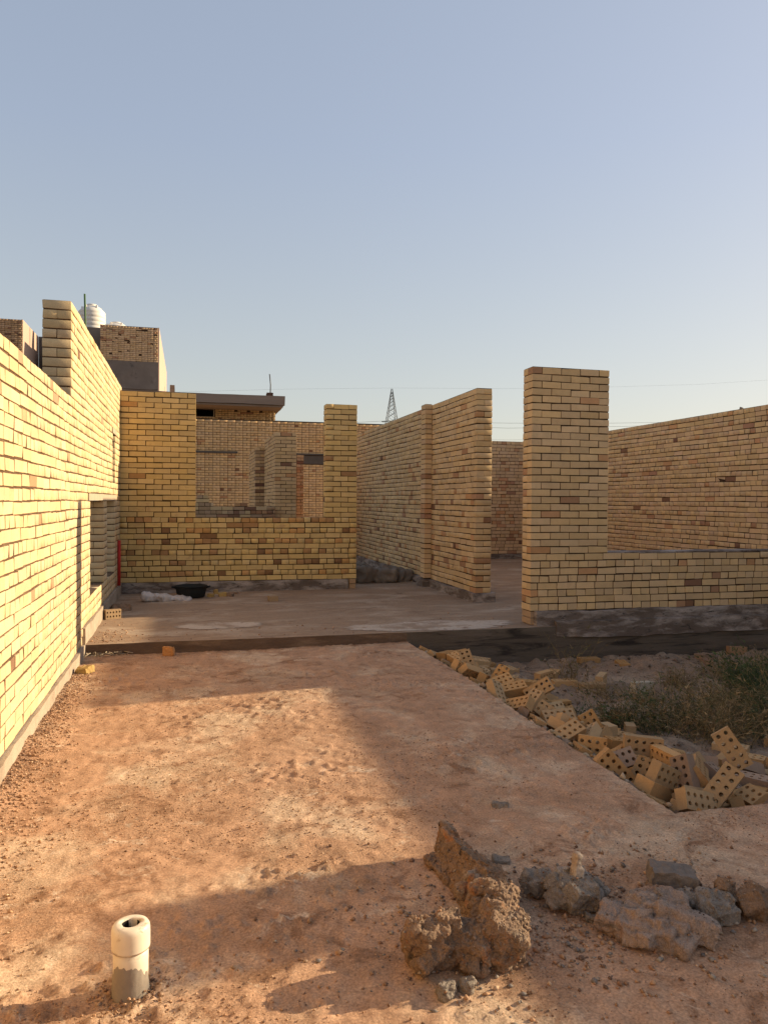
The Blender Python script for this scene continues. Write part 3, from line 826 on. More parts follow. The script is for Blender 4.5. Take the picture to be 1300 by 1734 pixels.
def cable(pxys, dist, r, label):
    pts = []
    for i in range(len(pxys)):
        p = EYE + ray(*pxys[i]) * (dist / ray(*pxys[i]).y)
        pts.append(p)
    fine = []
    for i in range(len(pts) - 1):
        for t in range(6): fine.append(pts[i].lerp(pts[i + 1], t / 6))
    fine.append(pts[-1])
    o = tube('power_line', fine, r, M['cable'], sides=4)
    tag(o, label, 'power line', 'overhead power lines behind the site')
cable([(290, 664), (480, 659), (662, 657), (860, 658), (1040, 655), (1180, 651), (1340, 641), (2600, 560)], 200, 0.016, 'faint highest power line crossing the sky from the pylon tip over the pier')
cable([(590, 716), (648, 713), (760, 715), (860, 716.5), (1000, 717), (1110, 715.5), (1340, 708), (2600, 640)], 150, 0.032, 'upper of the two power lines in the gap left of the pier')
cable([(648, 716), (760, 722), (860, 725), (1000, 723), (1060, 722), (1200, 716), (2600, 660)], 150, 0.032, 'lower of the close pair of power lines in the gap left of the pier')
cable([(700, 743), (860, 745), (1000, 743), (1200, 738), (2600, 690)], 150, 0.022, 'lowest power line just above the distant rear wall')

# ================================================================== THINGS IN THE BUILDING
def blob(name, boxes, m, voxel, amps, seed, loc, smooth=True, crease=0.0, parent=None, sub=None):
    """one irregular lump: boxes ((cx,cy,cz),(sx,sy,sz),(rx,ry,rz)) fused by voxels, then broken up by noise"""
    bm = bmesh.new()
    for c, s, r in boxes:
        mx = Matrix.Translation(c) @ (Matrix.Rotation(r[2], 4, 'Z') @ Matrix.Rotation(r[1], 4, 'Y') @ Matrix.Rotation(r[0], 4, 'X')) @ Matrix.Diagonal((s[0], s[1], s[2], 1))
        bmesh.ops.create_cube(bm, size=1.0, matrix=mx)
    me = bpy.data.meshes.new(name); bm.to_mesh(me); bm.free()
    o = bpy.data.objects.new(name, me); COL.objects.link(o)
    md = o.modifiers.new('r', 'REMESH'); md.mode = 'VOXEL'; md.voxel_size = voxel
    bpy.context.view_layer.update()
    dg = bpy.context.evaluated_depsgraph_get()
    m2 = bpy.data.meshes.new_from_object(o.evaluated_get(dg))
    o.modifiers.clear(); o.data = m2; bpy.data.meshes.remove(me)
    m2.name = name
    sv = Vector((seed * 3.1, seed * 1.3, seed * 0.7))
    # first round the boxes off
    bm = bmesh.new(); bm.from_mesh(m2)
    for _ in range(1): bmesh.ops.smooth_vert(bm, verts=bm.verts, factor=0.5, use_axis_x=True, use_axis_y=True, use_axis_z=True)
    bm.normal_update()
    new = []
    for v in bm.verts:
        p = v.co; d = 0.0
        for f, a, kind in amps:
            q = p * f + sv
            if kind == 'r': n = 1 - 2 * abs(mnoise.noise(q))
            elif kind == 'v': 
                dd = mnoise.voronoi(q)[0]; n = 0.6 - dd[0] * 1.6
            else: n = mnoise.noise(q)
            d += a * n
        new.append(p + v.normal * d)
    for v, p in zip(bm.verts, new): v.co = p
    bm.to_mesh(m2); bm.free()
    m2.polygons.foreach_set('use_smooth', [smooth] * len(m2.polygons))
    m2.materials.clear(); m2.materials.append(m)
    o.location = loc
    if parent: o.parent = parent
    return o

def chunk(sx, sy, sz, n, seed, flat=0.0, c=(0, 0, 0)):
    """rotated slabs that together make one fractured, angular lump"""
    rs6 = random.Random(seed)
    out = [((c[0], c[1], c[2] + sz * 0.42), (sx * 0.62, sy * 0.62, sz * 0.72), (0, 0, rs6.uniform(0, 3)))]
    for i in range(n):
        a = rs6.uniform(0, 6.283); d = rs6.uniform(0.15, 1.0)
        f = rs6.uniform(0.22, 0.50)
        tl = 0.25 + 0.9 * (1 - flat)
        out.append(((c[0] + math.cos(a) * d * sx * 0.34, c[1] + math.sin(a) * d * sy * 0.34, c[2] + sz * rs6.uniform(0.2, 0.62)),
                    (sx * f, sy * f * rs6.uniform(0.6, 1.2), sz * rs6.uniform(0.35, 0.75)), (rs6.uniform(-tl, tl), rs6.uniform(-tl, tl), rs6.uniform(0, 3))))
    return out
AM = [(7, 0.012, 'n'), (18, 0.008, 'n'), (40, 0.005, 'r'), (90, 0.0032, 'n'), (180, 0.002, 'n')]
AMs = [(9, 0.010, 'n'), (24, 0.007, 'n'), (55, 0.004, 'r'), (120, 0.0025, 'n')]

# sack heap in the doorway
p = onz(640, 988, 0)
sk = [((-0.22, 0.0, 0.13), (0.46, 0.4, 0.24), (0, 0.1, 0.2), 'slumped grey cement sack with its top folded over, leftmost in the doorway'),
      ((0.20, -0.02, 0.11), (0.40, 0.36, 0.20), (0, -0.1, -0.3), 'slumped grey cement sack with a pale ridge, middle of the three in the doorway'),
      ((0.52, 0.12, 0.08), (0.28, 0.3, 0.16), (0, 0.0, 0.3), 'small dark end of a grey sack against the partition plinth in the doorway')]
for i, (c, s, r, lb) in enumerate(sk):
    o = blob('cement_sack', [((0, 0, 0), s, r), ((0.05, 0.02, s[2] * 0.3), (s[0] * 0.6, s[1] * 0.7, s[2] * 0.7), (0.2, 0.3, r[2] + 0.5))], M['sack'], 0.02, [(3.5, 0.05, 'n'), (7, 0.035, 'r'), (15, 0.010, 'r')], 3 + i, (p.x + c[0], p.y + 0.25 + c[1], c[2] + 0.01))
    tag(o, lb, 'sack', 'cement sacks in the doorway')

p = onz(276, 1019, 0)
o = blob('crumpled_cloth', [((-0.10, 0, 0.045), (0.36, 0.2, 0.07), (0, 0.1, 0.1)), ((0.18, 0.02, 0.02), (0.40, 0.2, 0.03), (0, 0.06, -0.1)), ((-0.2, 0, 0.07), (0.16, 0.16, 0.07), (0, 0.2, 0.1))], M['cloth'], 0.013,
         [(5, 0.024, 'n'), (10, 0.022, 'r'), (22, 0.013, 'r')], 12, (p.x, p.y + 0.12, 0.0))
tag(o, 'crumpled dirty white cloth lying at the foot of the window wall', 'cloth')
p = onz(324, 1014, 0)
tb = empty('black_tub', (p.x, p.y + 0.14, 0.0)); tag(tb, 'black flexible mortar tub against the plinth beside the white cloth', 'tub')
lathe('body', [(0.15, 0.0), (0.185, 0.02), (0.205, 0.12), (0.215, 0.17), (0.222, 0.172), (0.222, 0.184), (0.205, 0.184), (0.195, 0.12), (0.17, 0.03), (0.02, 0.025)], M['black_rubber'], tb, 28, sx=1.08)
for s in (-1, 1):
    tube('handle', [(s * 0.22, -0.06, 0.15), (s * 0.275, -0.04, 0.165), (s * 0.275, 0.04, 0.165), (s * 0.22, 0.06, 0.15)], 0.010, M['black_rubber'], tb)

def chip(name, px, py, z, size, m, label, cat, seed, group=None, amps=None, sink=0.3, vox=None):
    p = onz(px, py, z)
    s = size
    o = blob(name, [((0, 0, 0), s, (random.uniform(-.25, .25), random.uniform(-.25, .25), random.uniform(0, 3)))], m, vox or min(s) / 9, amps or [(1.0 / max(s) * 1.5, max(s) * 0.14, 'n'), (1.0 / max(s) * 5, max(s) * 0.07, 'v')], seed,
             (p.x, p.y, z + s[2] * (0.5 - sink)))
    return tag(o, label, cat, group)
for i, (px, py, s, lb) in enumerate([(357, 1011, (0.10, 0.07, 0.07), 'pale broken brick bit touching the black tub'), (366, 1006, (0.09, 0.07, 0.10), 'upright buff brick bit, second right of the black tub'),
                                     (378, 1010, (0.12, 0.08, 0.09), 'largest buff brick bit in the row beside the tub'), (390, 1010, (0.12, 0.09, 0.09), 'brown jagged brick bit right of the largest buff one'),
                                     (401, 1006, (0.12, 0.06, 0.04), 'flat dark rubble bit at the right end of the row')]):
    chip('brick_fragment', px, py, 0, s, M['yellow_clay'] if i < 3 else M['rubble'], lb, 'brick fragment', 70 + i, 'brick fragments beside the tub')
chip('floor_stone', 205, 1034, 0, (0.24, 0.16, 0.12), M['rubble'], 'rounded brown stone on the raised floor by the side wall plinth', 'stone', 80)
chip('clay_lump', 146, 1140, GZ, (0.13, 0.11, 0.09), M['yellow_clay'], 'yellow lump of clay at the foot of the side wall below the floor step', 'lump', 81)
chip('tile_shard', 286, 1109, GZ, (0.13, 0.03, 0.10), M['tile_shard'], 'orange triangular clay shard leaning against the floor step', 'shard', 82, sink=0.15, vox=0.006)
chip('dark_stone', 847, 1365, GZ, (0.085, 0.05, 0.03), M['rubble_grey'], 'small flat dark stone alone on the shaded forecourt', 'stone', 83, vox=0.0035, amps=AMs)
chip('dark_stone', 848, 1462, GZ, (0.07, 0.05, 0.035), M['rubble_grey'], 'small dark stone just behind the big broken concrete', 'stone', 84, vox=0.0035, amps=AMs)

p = onx(1256, 692, 8.92)
o = blob('mortar_lump', [((0, 0, 0), (0.05, 0.05, 0.06), (0.2, 0.1, 0.3))], M['rubble_grey'], 0.008, [(16, 0.008, 'n')], 86, (8.90, p.y, 3.035))
tag(o, 'small dark mortar lump left on top of the boundary wall', 'mortar lump')
# red painted lath in the corner
rp = tube('red_rod', [(-0.965, 11.62, 0.20), (-0.968, 11.66, 0.86)], 0.024, M['red_paint'], sides=8)
tag(rp, 'red painted rod upright against the side wall by the corner', 'rod')

# white plastic wire tangle at the step
p = onz(160, 1112, GZ)
pts = []
rs_ = random.Random(4)
for i in range(46):
    t = i / 45
    pts.append((p.x - 0.10 + t * 0.42 + 0.05 * math.sin(i * 1.7), p.y + 0.02 + 0.05 * math.cos(i * 1.3), GZ + 0.02 + 0.016 * math.sin(i * 2.3)))
wt = tube('plastic_strap', pts, 0.0045, M['lintel'], sides=5)
tag(wt, 'tangled pale plastic strap lying at the left end of the floor step', 'strap')

# ================================================================== FORECOURT THINGS
# vent pipe
p = onz(220, 1692, GZ)
pp = empty('waste_pipe', (p.x, p.y + 0.045, GZ - 0.02)); tag(pp, 'white plastic pipe stub standing in the dirt, open on top, cement on its lower half', 'pipe')
lathe('pipe', [(0.0535, -0.05), (0.0535, 0.06), (0.0540, 0.12), (0.0540, 0.165), (0.050, 0.166)], M['pvc'], pp, 40, close=False)
ci = []
prof = [(0.0545, 0.163), (0.0590, 0.160), (0.0592, 0.166), (0.0592, 0.205), (0.0588, 0.219), (0.0572, 0.227), (0.0530, 0.2335), (0.0450, 0.2368), (0.0300, 0.238), (0.0275, 0.2365), (0.0265, 0.231), (0.0265, 0.17)]
cap_o = lathe('cap', prof, M['pvc'], pp, 44, close=False)
for v in cap_o.data.vertices:
    r = math.hypot(v.co.x, v.co.y)
    if r < 0.0285:
        a = math.atan2(v.co.y, v.co.x)
        k = 1.08 + 0.05 * math.sin(a * 3 + 0.6) + 0.04 * math.sin(a * 5)
        v.co.x *= k; v.co.y *= k * 0.9
lathe('pipe_bore', [(0.0262, 0.2335), (0.0255, 0.17), (0.001, 0.169)], M['dark_hole'], pp, 24, close=False)  # black lining painted for the dark inside the open pipe
V, F = [], []
sg = 60
for s in range(sg):
    a = 2 * math.pi * s / sg
    top = 0.075 + 0.045 * math.cos(a + 1.9) + 0.03 * mnoise.noise(Vector((math.cos(a) * 2.5, math.sin(a) * 2.5, 1))) + 0.012 * mnoise.noise(Vector((math.cos(a) * 9, math.sin(a) * 9, 4)))
    for k in range(9):
        t = k / 8
        r = 0.0538 + 0.0028 * (1 - t ** 6) + 0.0035 * (1 - t) + 0.0012 * mnoise.noise(Vector((math.cos(a) * 9, math.sin(a) * 9, t * 9)))
        V.append((r * math.cos(a), r * math.sin(a), -0.03 + (top + 0.03) * t))
for s in range(sg):
    for k in range(8):
        a = s * 9 + k; b = ((s + 1) % sg) * 9 + k
        F.append((a, b, b + 1, a + 1))
link('cement_collar', mesh_from('cement_collar', V, F, True), M['cement_smear'], pp)

# grit and small stones
def scatter_grit(name, label, n, place, smin, smax, seed, tones):
    rs2 = np.random.default_rng(seed)
    base = np.array([(1, 0, 0), (-1, 0, 0), (0, 1, 0), (0, -1, 0), (0, 0, 1), (0, 0, -1)], float) * 0.5
    tri = np.array([(0, 2, 4), (2, 1, 4), (1, 3, 4), (3, 0, 4), (2, 0, 5), (1, 2, 5), (3, 1, 5), (0, 3, 5)])
    pts = place(n, rs2)
    n = len(pts)
    s = smin * (smax / smin) ** (rs2.random(n) ** 2.2)
    sc = s[:, None] * rs2.uniform(0.55, 1.25, (n, 3)); sc[:, 2] *= 0.75
    a = rs2.uniform(0, 6.28, n)
    v = base[None] * sc[:, None, :] * rs2.uniform(0.7, 1.3, (n, 6, 1))
    x = v[..., 0] * np.cos(a)[:, None] - v[..., 1] * np.sin(a)[:, None]
    y = v[..., 0] * np.sin(a)[:, None] + v[..., 1] * np.cos(a)[:, None]
    V = np.stack([x + pts[:, 0:1], y + pts[:, 1:2], v[..., 2] + pts[:, 2:3] + (sc[:, 2] * 0.22)[:, None]], -1).reshape(-1, 3).astype(np.float32)
    Fc = (tri[None] + (np.arange(n) * 6)[:, None, None]).reshape(-1, 3).astype(np.int32)
    tn = np.array(tones)[rs2.integers(0, len(tones), n)] * rs2.uniform(0.75, 1.2, (n, 1))
    C = np.concatenate([np.repeat(tn, 6, 0), np.ones((n * 6, 1))], 1).astype(np.float32)
    me = bpy.data.meshes.new(name)
    me.vertices.add(len(V)); me.vertices.foreach_set('co', V.ravel())
    me.loops.add(Fc.size); me.loops.foreach_set('vertex_index', Fc.ravel())
    me.polygons.add(len(Fc)); me.polygons.foreach_set('loop_start', np.arange(0, Fc.size, 3, dtype=np.int32))
    me.update(calc_edges=True)
    at = me.attributes.new('tone', 'FLOAT_COLOR', 'POINT'); at.data.foreach_set('color', C.ravel())
    o = link(name, me, M['gravel']); tag(o, label, 'grit', None, 'stuff')
    return o

# broken concrete
def aggregate(o, n, smin, smax, seed, tones):
    """small stones and crumbs bedded in the broken face of a lump"""
    me = o.data
    nv = len(me.vertices)
    rs5 = random.Random(seed)
    idx = [rs5.randrange(nv) for _ in range(n)]
    P = np.array([tuple(me.vertices[i].co) for i in idx]); N = np.array([tuple(me.vertices[i].normal) for i in idx])
    c = scatter_grit('aggregate', None, n, lambda k, r_: P + N * 0.001, smin, smax, seed, tones)
    for key in ('label', 'category'):
        if key in c: del c[key]
    c.parent = o
    return c
AGG = [(0.26, 0.18, 0.125), (0.20, 0.135, 0.09), (0.33, 0.26, 0.20), (0.15, 0.11, 0.085), (0.30, 0.17, 0.10)]
def stone(name, label, cat, px, py, boxes, m, seed, vox=0.0062, amps=None, group='broken concrete lumps in the forecourt', dz=0.0, agg=260):
    p = onz(px, py, GZ)
    o = blob(name, boxes, m, vox, amps or AM, seed, (p.x, p.y, GZ + dz), smooth=False)
    if agg: aggregate(o, agg, 0.004, 0.015, seed, AGG)
    return tag(o, label, cat, group)
# coordinates below are in metres from the foot of each lump
hx, hy = 0.93, 2.42
hb_ = (chunk(0.21, 0.17, 0.20, 11, 1, 0, (-0.13, -0.02, 0.0)) + chunk(0.18, 0.16, 0.185, 10, 2, 0, (-0.01, -0.03, 0.0)) + chunk(0.22, 0.19, 0.205, 12, 3, 0, (0.11, -0.04, 0.0)) + chunk(0.16, 0.2, 0.235, 9, 4, 0, (0.15, 0.10, 0.0))
       + chunk(0.14, 0.2, 0.215, 9, 5, 0, (0.165, 0.24, 0.0))
       + [((0.165, 0.32, 0.085), (0.085, 0.26, 0.20), (-0.10, 0.24, 0.05)), ((0.155, 0.50, 0.075), (0.06, 0.34, 0.175), (-0.03, 0.34, 0.07)), ((0.155, 0.665, 0.075), (0.034, 0.13, 0.175), (-0.12, 0.34, 0.05)),
          ((0.185, 0.44, 0.02), (0.12, 0.36, 0.09), (0.1, 0.3, 0.1)), ((0.13, 0.58, 0.02), (0.10, 0.2, 0.07), (0.1, -0.2, 0.2))])
o = blob('broken_kerb_corner', hb_, M['rubble'], 0.005, [(5, 0.016, 'n'), (14, 0.010, 'n'), (30, 0.007, 'n'), (55, 0.006, 'r'), (110, 0.0035, 'n'), (200, 0.002, 'n')], 21, (hx, hy, GZ - 0.015), smooth=False)
aggregate(o, 1300, 0.004, 0.020, 5, AGG)
tag(o, 'big L-shaped lump of broken reddish concrete, right of the pipe', 'concrete lump', 'broken concrete lumps in the forecourt')
stone('rubble_stone', 'round grey stone tucked under the front of the big L-shaped lump', 'stone', 757, 1688, chunk(0.075, 0.06, 0.055, 8, 20), M['rubble_grey'], 31, 0.004, AMs[1:], agg=30)
stone('rubble_stone', 'small jagged grey stone right of the round one under the big lump', 'stone', 790, 1680, chunk(0.06, 0.05, 0.05, 8, 22), M['rubble_grey'], 32, 0.004, AMs[1:], agg=30)
stone('concrete_lump', 'dark low concrete lump at the left of the pair behind the big L-shaped one', 'concrete lump', 924, 1522, chunk(0.17, 0.14, 0.10, 9, 11, 0, (0, 0.04, 0)), M['rubble_grey'], 33, 0.0055, AMs)
stone('concrete_lump', 'grey concrete lump with a pale upright spike, right of the pair behind the big one', 'concrete lump', 985, 1545,
      chunk(0.27, 0.18, 0.135, 15, 12, 0.2, (0.01, 0.06, 0)), M['rubble_grey'], 34, 0.005, AMs)
spk = blob('shard', [((0, 0, 0), (0.022, 0.030, 0.10), (0.1, 0.12, 0.3)), ((0.008, 0, -0.03), (0.034, 0.036, 0.05), (0, 0, 0))], M['spill'], 0.004, [(30, 0.004, 'n'), (70, 0.0025, 'r')], 9, (0.005, 0.06, 0.15), False)
spk.parent = bpy.data.objects['concrete_lump.001']
spk['label'] = 'thin pale upright shard'
stone('concrete_chip', 'small pale concrete chip on the dirt below the spiked lump', 'chip', 1002, 1560, [((0, 0, 0.01), (0.05, 0.03, 0.02), (0, 0.2, -0.4))], M['rubble_grey'], 35, 0.004, AMs[2:], agg=0)
stone('concrete_crust', 'wide flat pinkish crust of broken concrete in front of the grey block', 'concrete crust', 1135, 1602,
      chunk(0.46, 0.30, 0.105, 20, 13, 0.72, (0, 0.11, -0.012)) + chunk(0.24, 0.18, 0.12, 8, 14, 0.6, (0.05, 0.15, 0)), M['crust'], 36, 0.0062, AM)
p = onz(1150, 1538, GZ)
bk = link('grey_block', rough_box('grey_block', -0.083, -0.045, -0.033, 0.083, 0.05, 0.033, 0.008, 0.0065, 3.3, 40.0), M['block'], None, (p.x + 0.01, p.y + 0.06, GZ + 0.088))
bk.rotation_euler = (0.05, 0.10, -0.36)
tag(bk, 'flat-sided dark grey block resting on a rubble lump behind the pinkish crust', 'block')
stone('concrete_lump', 'low brown rubble lump right under the grey block', 'concrete lump', 1152, 1534, chunk(0.28, 0.15, 0.065, 12, 15, 0.3, (0, 0.05, 0)), M['rubble'], 37, 0.0055, AMs)
stone('concrete_lump', 'dark knobbly concrete lump right of the pinkish crust', 'concrete lump', 1222, 1566, chunk(0.18, 0.17, 0.10, 11, 16, 0.1, (0, 0.05, 0)) + chunk(0.15, 0.13, 0.085, 7, 17, 0.1, (-0.07, 0.14, 0)), M['rubble_grey'], 38, 0.0055, AMs)
stone('concrete_lump', 'brown double-humped concrete lump cut by the right edge of the photo', 'concrete lump', 1290, 1562, chunk(0.19, 0.16, 0.11, 11, 18, 0.1, (0.02, 0.06, 0)) + chunk(0.09, 0.1, 0.125, 5, 19, 0, (-0.06, 0.13, 0)), M['rubble'], 39, 0.0055, AMs)

def court_pts(n, rs2):
    Y = 1.9 + 6.1 * rs2.random(n * 3) ** 1.7; X = rs2.uniform(-0.98, 3.6, n * 3)
    w = fbm(X, Y, 1.3, 3, 200) + 0.5 * fbm(X, Y, 5, 2, 210) - 0.30 * np.clip((X - 1.0) / 0.8, 0, 1) * np.clip((Y - 2.9) / 0.6, 0, 1)
    keep = (w + rs2.uniform(-0.35, 0.35, n * 3) > 0.02) & ~((X > XE - 0.02) & (Y > YE - 0.02))
    X, Y = X[keep][:n], Y[keep][:n]
    return np.stack([X, Y, z_court(X, Y)], -1)
def foot_pts(n, rs2):
    a = rs2.uniform(0, 6.28, n); d = 0.056 + np.abs(rs2.normal(0, 0.05, n)); X = pp.location.x + np.cos(a) * d; Y = pp.location.y + np.sin(a) * d
    return np.stack([X, Y, z_court(X, Y) + 0.012 * np.exp(-(d - 0.056) / 0.02)], -1)
def edge_pts(n, rs2):
    Y = rs2.uniform(2.0, 7.4, n); X = -0.98 + np.abs(rs2.normal(0, 0.17, n)) * (1.15 - Y * 0.07)
    return np.stack([X, Y, z_court(X, Y)], -1)
EARTH = [(0.36, 0.21, 0.12), (0.30, 0.17, 0.10), (0.46, 0.31, 0.20), (0.40, 0.24, 0.14), (0.20, 0.12, 0.08)]
scatter_grit('grit', 'loose reddish grit and small stones strewn over the forecourt', 42000, court_pts, 0.0022, 0.013, 1, EARTH)
scatter_grit('wall_foot_debris', 'band of coarse crumbs along the foot of the side wall', 12000, edge_pts, 0.003, 0.022, 2, EARTH)
scatter_grit('pipe_foot_crumbs', 'crumbs heaped round the foot of the pipe', 700, foot_pts, 0.003, 0.018, 12, EARTH)
def rock_pts(n, rs2):
    X = rs2.normal(1.35, 0.42, n); Y = rs2.normal(2.55, 0.28, n)
    return np.stack([X, Y, z_court(X, Y)], -1)
scatter_grit('rubble_crumbs', 'crumbs scattered round the broken concrete lumps', 3500, rock_pts, 0.004, 0.03, 3, EARTH + [(0.3, 0.25, 0.2), (0.2, 0.17, 0.15)])
def floor_pts(n, rs2):
    Y = YS + 0.08 + np.abs(rs2.normal(0, 0.5, n)); X = np.where(rs2.random(n) < 0.6, -0.95 + np.abs(rs2.normal(0, 0.2, n)), rs2.uniform(-0.9, 3.8, n))
    return np.stack([X, Y, z_floor(X, Y)], -1)
scatter_grit('floor_crumbs', 'small crumbs on the raised floor near its edge', 500, floor_pts, 0.006, 0.03, 4, EARTH)
def pit_pts(n, rs2):
    X = rs2.uniform(XE, 8.0, n); Y = rs2.uniform(YE + 0.1, YS - 0.05, n)
    return np.stack([X, Y, z_pit(X, Y)], -1)
scatter_grit('bay_rubble', 'small stones and clods over the bay soil', 3500, pit_pts, 0.008, 0.06, 5, [(0.2, 0.14, 0.1), (0.14, 0.09, 0.06), (0.3, 0.24, 0.18), (0.1, 0.07, 0.05)])

def heap_pts(n, rs2):
    Y = rs2.uniform(YE + 0.02, 7.9, n); X = XE + 0.03 + np.abs(rs2.normal(0, 1, n)) * (0.42 + 0.35 * np.clip((4.6 - Y), 0, 1.3))
    return np.stack([X, Y, z_pit(X, Y) + rs2.uniform(0, 0.02, n)], -1)
scatter_grit('brick_crumbs', 'tan brick crumbs and chips lying under and around the brick heap', 1800, heap_pts, 0.010, 0.085, 15, [(0.48, 0.29, 0.14), (0.44, 0.32, 0.20), (0.36, 0.23, 0.13), (0.30, 0.24, 0.18)])

# ================================================================== WEEDS IN THE BAY
def weed(px, py, h, spread, n, tones, label, seed, upright=0.5, leafy=0.0):
    rs3 = random.Random(seed)
    p = onz(px, py, PZ)
    z0 = float(z_pit(np.array([p.x]), np.array([p.y]))[0])
    V, F, C = [], [], []
    def strip(pts, w, c):
        b = len(V)
        m_ = len(pts)
        for i, q in enumerate(pts):
            d = (pts[min(i + 1, m_ - 1)] - pts[max(0, i - 1)]).normalized()
            sd = d.cross(Vector((rs3.uniform(-1, 1), rs3.uniform(-1, 1), 0.3))).normalized()
            ww = w * (1 - 0.85 * i / (m_ - 1))
            V.append(q - sd * ww); V.append(q + sd * ww); C.extend([c, c])
        for i in range(m_ - 1):
            F.append((b + 2 * i, b + 2 * i + 1, b + 2 * i + 3, b + 2 * i + 2))
    for i in range(n):
        a = rs3.uniform(0, 6.283); lean = rs3.uniform(0.1, 1.0) * (1 - upright) * 1.6 + 0.1
        L = 1.25 * h * rs3.uniform(0.45, 1.1)
        o_ = Vector((rs3.gauss(0, spread * 0.22), rs3.gauss(0, spread * 0.22), -0.02))
        d = Vector((math.cos(a) * lean, math.sin(a) * lean, 1)).normalized()
        c = tones[rs3.randrange(len(tones))]; k = rs3.uniform(0.7, 1.25); c = (c[0] * k, c[1] * k, c[2] * k, 1)
        pts = [o_.copy()]
        for s in range(5):
            d = (d + Vector((rs3.gauss(0, 0.22), rs3.gauss(0, 0.22), -0.10 * s * (1 - upright)))).normalized()
            pts.append(pts[-1] + d * L / 5)
        strip(pts, rs3.uniform(0.0018, 0.0042), c)
        for s in range(rs3.randint(2, 5) + int(6 * leafy)):
            t = rs3.randint(1, 5); q = pts[t]
            dd = (d + Vector((rs3.uniform(-1, 1), rs3.uniform(-1, 1), rs3.uniform(-0.2, 0.8)))).normalized()
            l2 = L * rs3.uniform(0.10, 0.28) * (0.5 if leafy else 1)
            strip([q, q + dd * l2 * 0.5, q + dd * l2 + Vector((0, 0, -0.01))], rs3.uniform(0.002, 0.004) + 0.006 * leafy, c)
    me = mesh_from('foliage', V, F)
    at = me.attributes.new('tone', 'FLOAT_COLOR', 'POINT')
    at.data.foreach_set('color', np.array(C, np.float32).ravel())
    h_ = h
    root = empty('weed', (p.x, p.y, z0)); tag(root, label, 'weed', 'weeds growing in the bay')
    link('foliage', me, M['plant'], root)
    tube('stem', [(0, 0, -0.03), (0.01, 0, h * 0.2), (0.0, 0.02, h * 0.45)], 0.006, M['rust'], root, 5, 0.003)
STRAW = [(0.30, 0.21, 0.11), (0.23, 0.16, 0.08), (0.16, 0.13, 0.06), (0.36, 0.26, 0.14)]
GREEN = [(0.065, 0.090, 0.036), (0.085, 0.11, 0.042), (0.05, 0.072, 0.03), (0.14, 0.13, 0.06)]
MIXED = STRAW[:3] + GREEN[:3]
W = [(966, 1160, 0.50, 0.3, 46, STRAW[1:3] + GREEN[3:], 'tall thin dry weed standing alone against the dark foundation beam', 0.8, 0.2),
     (1150, 1166, 0.24, 0.35, 130, STRAW[:3], 'low twiggy dry weed on the pale soil mound', 0.35, 0.0),
     (1020, 1228, 0.26, 0.55, 120, MIXED, 'low dark green weed just behind the middle of the brick heap', 0.3, 0.5),
     (1070, 1232, 0.34, 0.5, 180, MIXED, 'brown and green weed right of the low dark green one', 0.4, 0.2),
     (1120, 1236, 0.36, 0.6, 150, GREEN[:2] + STRAW, 'dark green weed with upright stems in the centre of the thicket', 0.45, 0.4),
     (1165, 1228, 0.36, 0.55, 200, MIXED, 'tangled weed half straw and half green behind the centre of the thicket', 0.35, 0.2),
     (1200, 1250, 0.36, 0.6, 320, STRAW, 'sprawling straw-coloured weed in front of the thicket near the upright hollow brick', 0.3, 0.1),
     (1250, 1248, 0.40, 0.6, 320, STRAW + GREEN[:1], 'dense straw weed arching over the right part of the brick heap', 0.35, 0.1),
     (1296, 1240, 0.46, 0.6, 320, MIXED, 'tall mixed weed at the right frame edge beside the last bricks', 0.4, 0.2),
     (1225, 1200, 0.34, 0.6, 260, STRAW, 'loose dry weed between the soil mound and the green bush', 0.25, 0.0),
     (1275, 1190, 0.44, 0.6, 230, GREEN[:3], 'darkest green leafy bush at the right frame edge', 0.5, 0.8),
     (1262, 1160, 0.30, 0.5, 200, GREEN, 'smaller green bush behind the darkest one', 0.5, 0.6),
     (1225, 1150, 0.22, 0.5, 170, STRAW, 'pale dry weed beside the loose brick at the beam', 0.3, 0.0),
     (1300, 1140, 0.28, 0.5, 200, STRAW, 'brown dry weed at the right edge close to the beam', 0.4, 0.1),
     (1010, 1180, 0.18, 0.4, 130, STRAW, 'short dry weed between the brick heap and the pale brick', 0.3, 0.0),
     (1085, 1190, 0.20, 0.5, 170, MIXED, 'short weed just in front of the pale loose brick', 0.3, 0.1)]
for i, (px, py, h, sp, n, tn, lb, up, lf) in enumerate(W):
    weed(px, py, h, sp, n, tn, lb, 300 + i, up, lf)
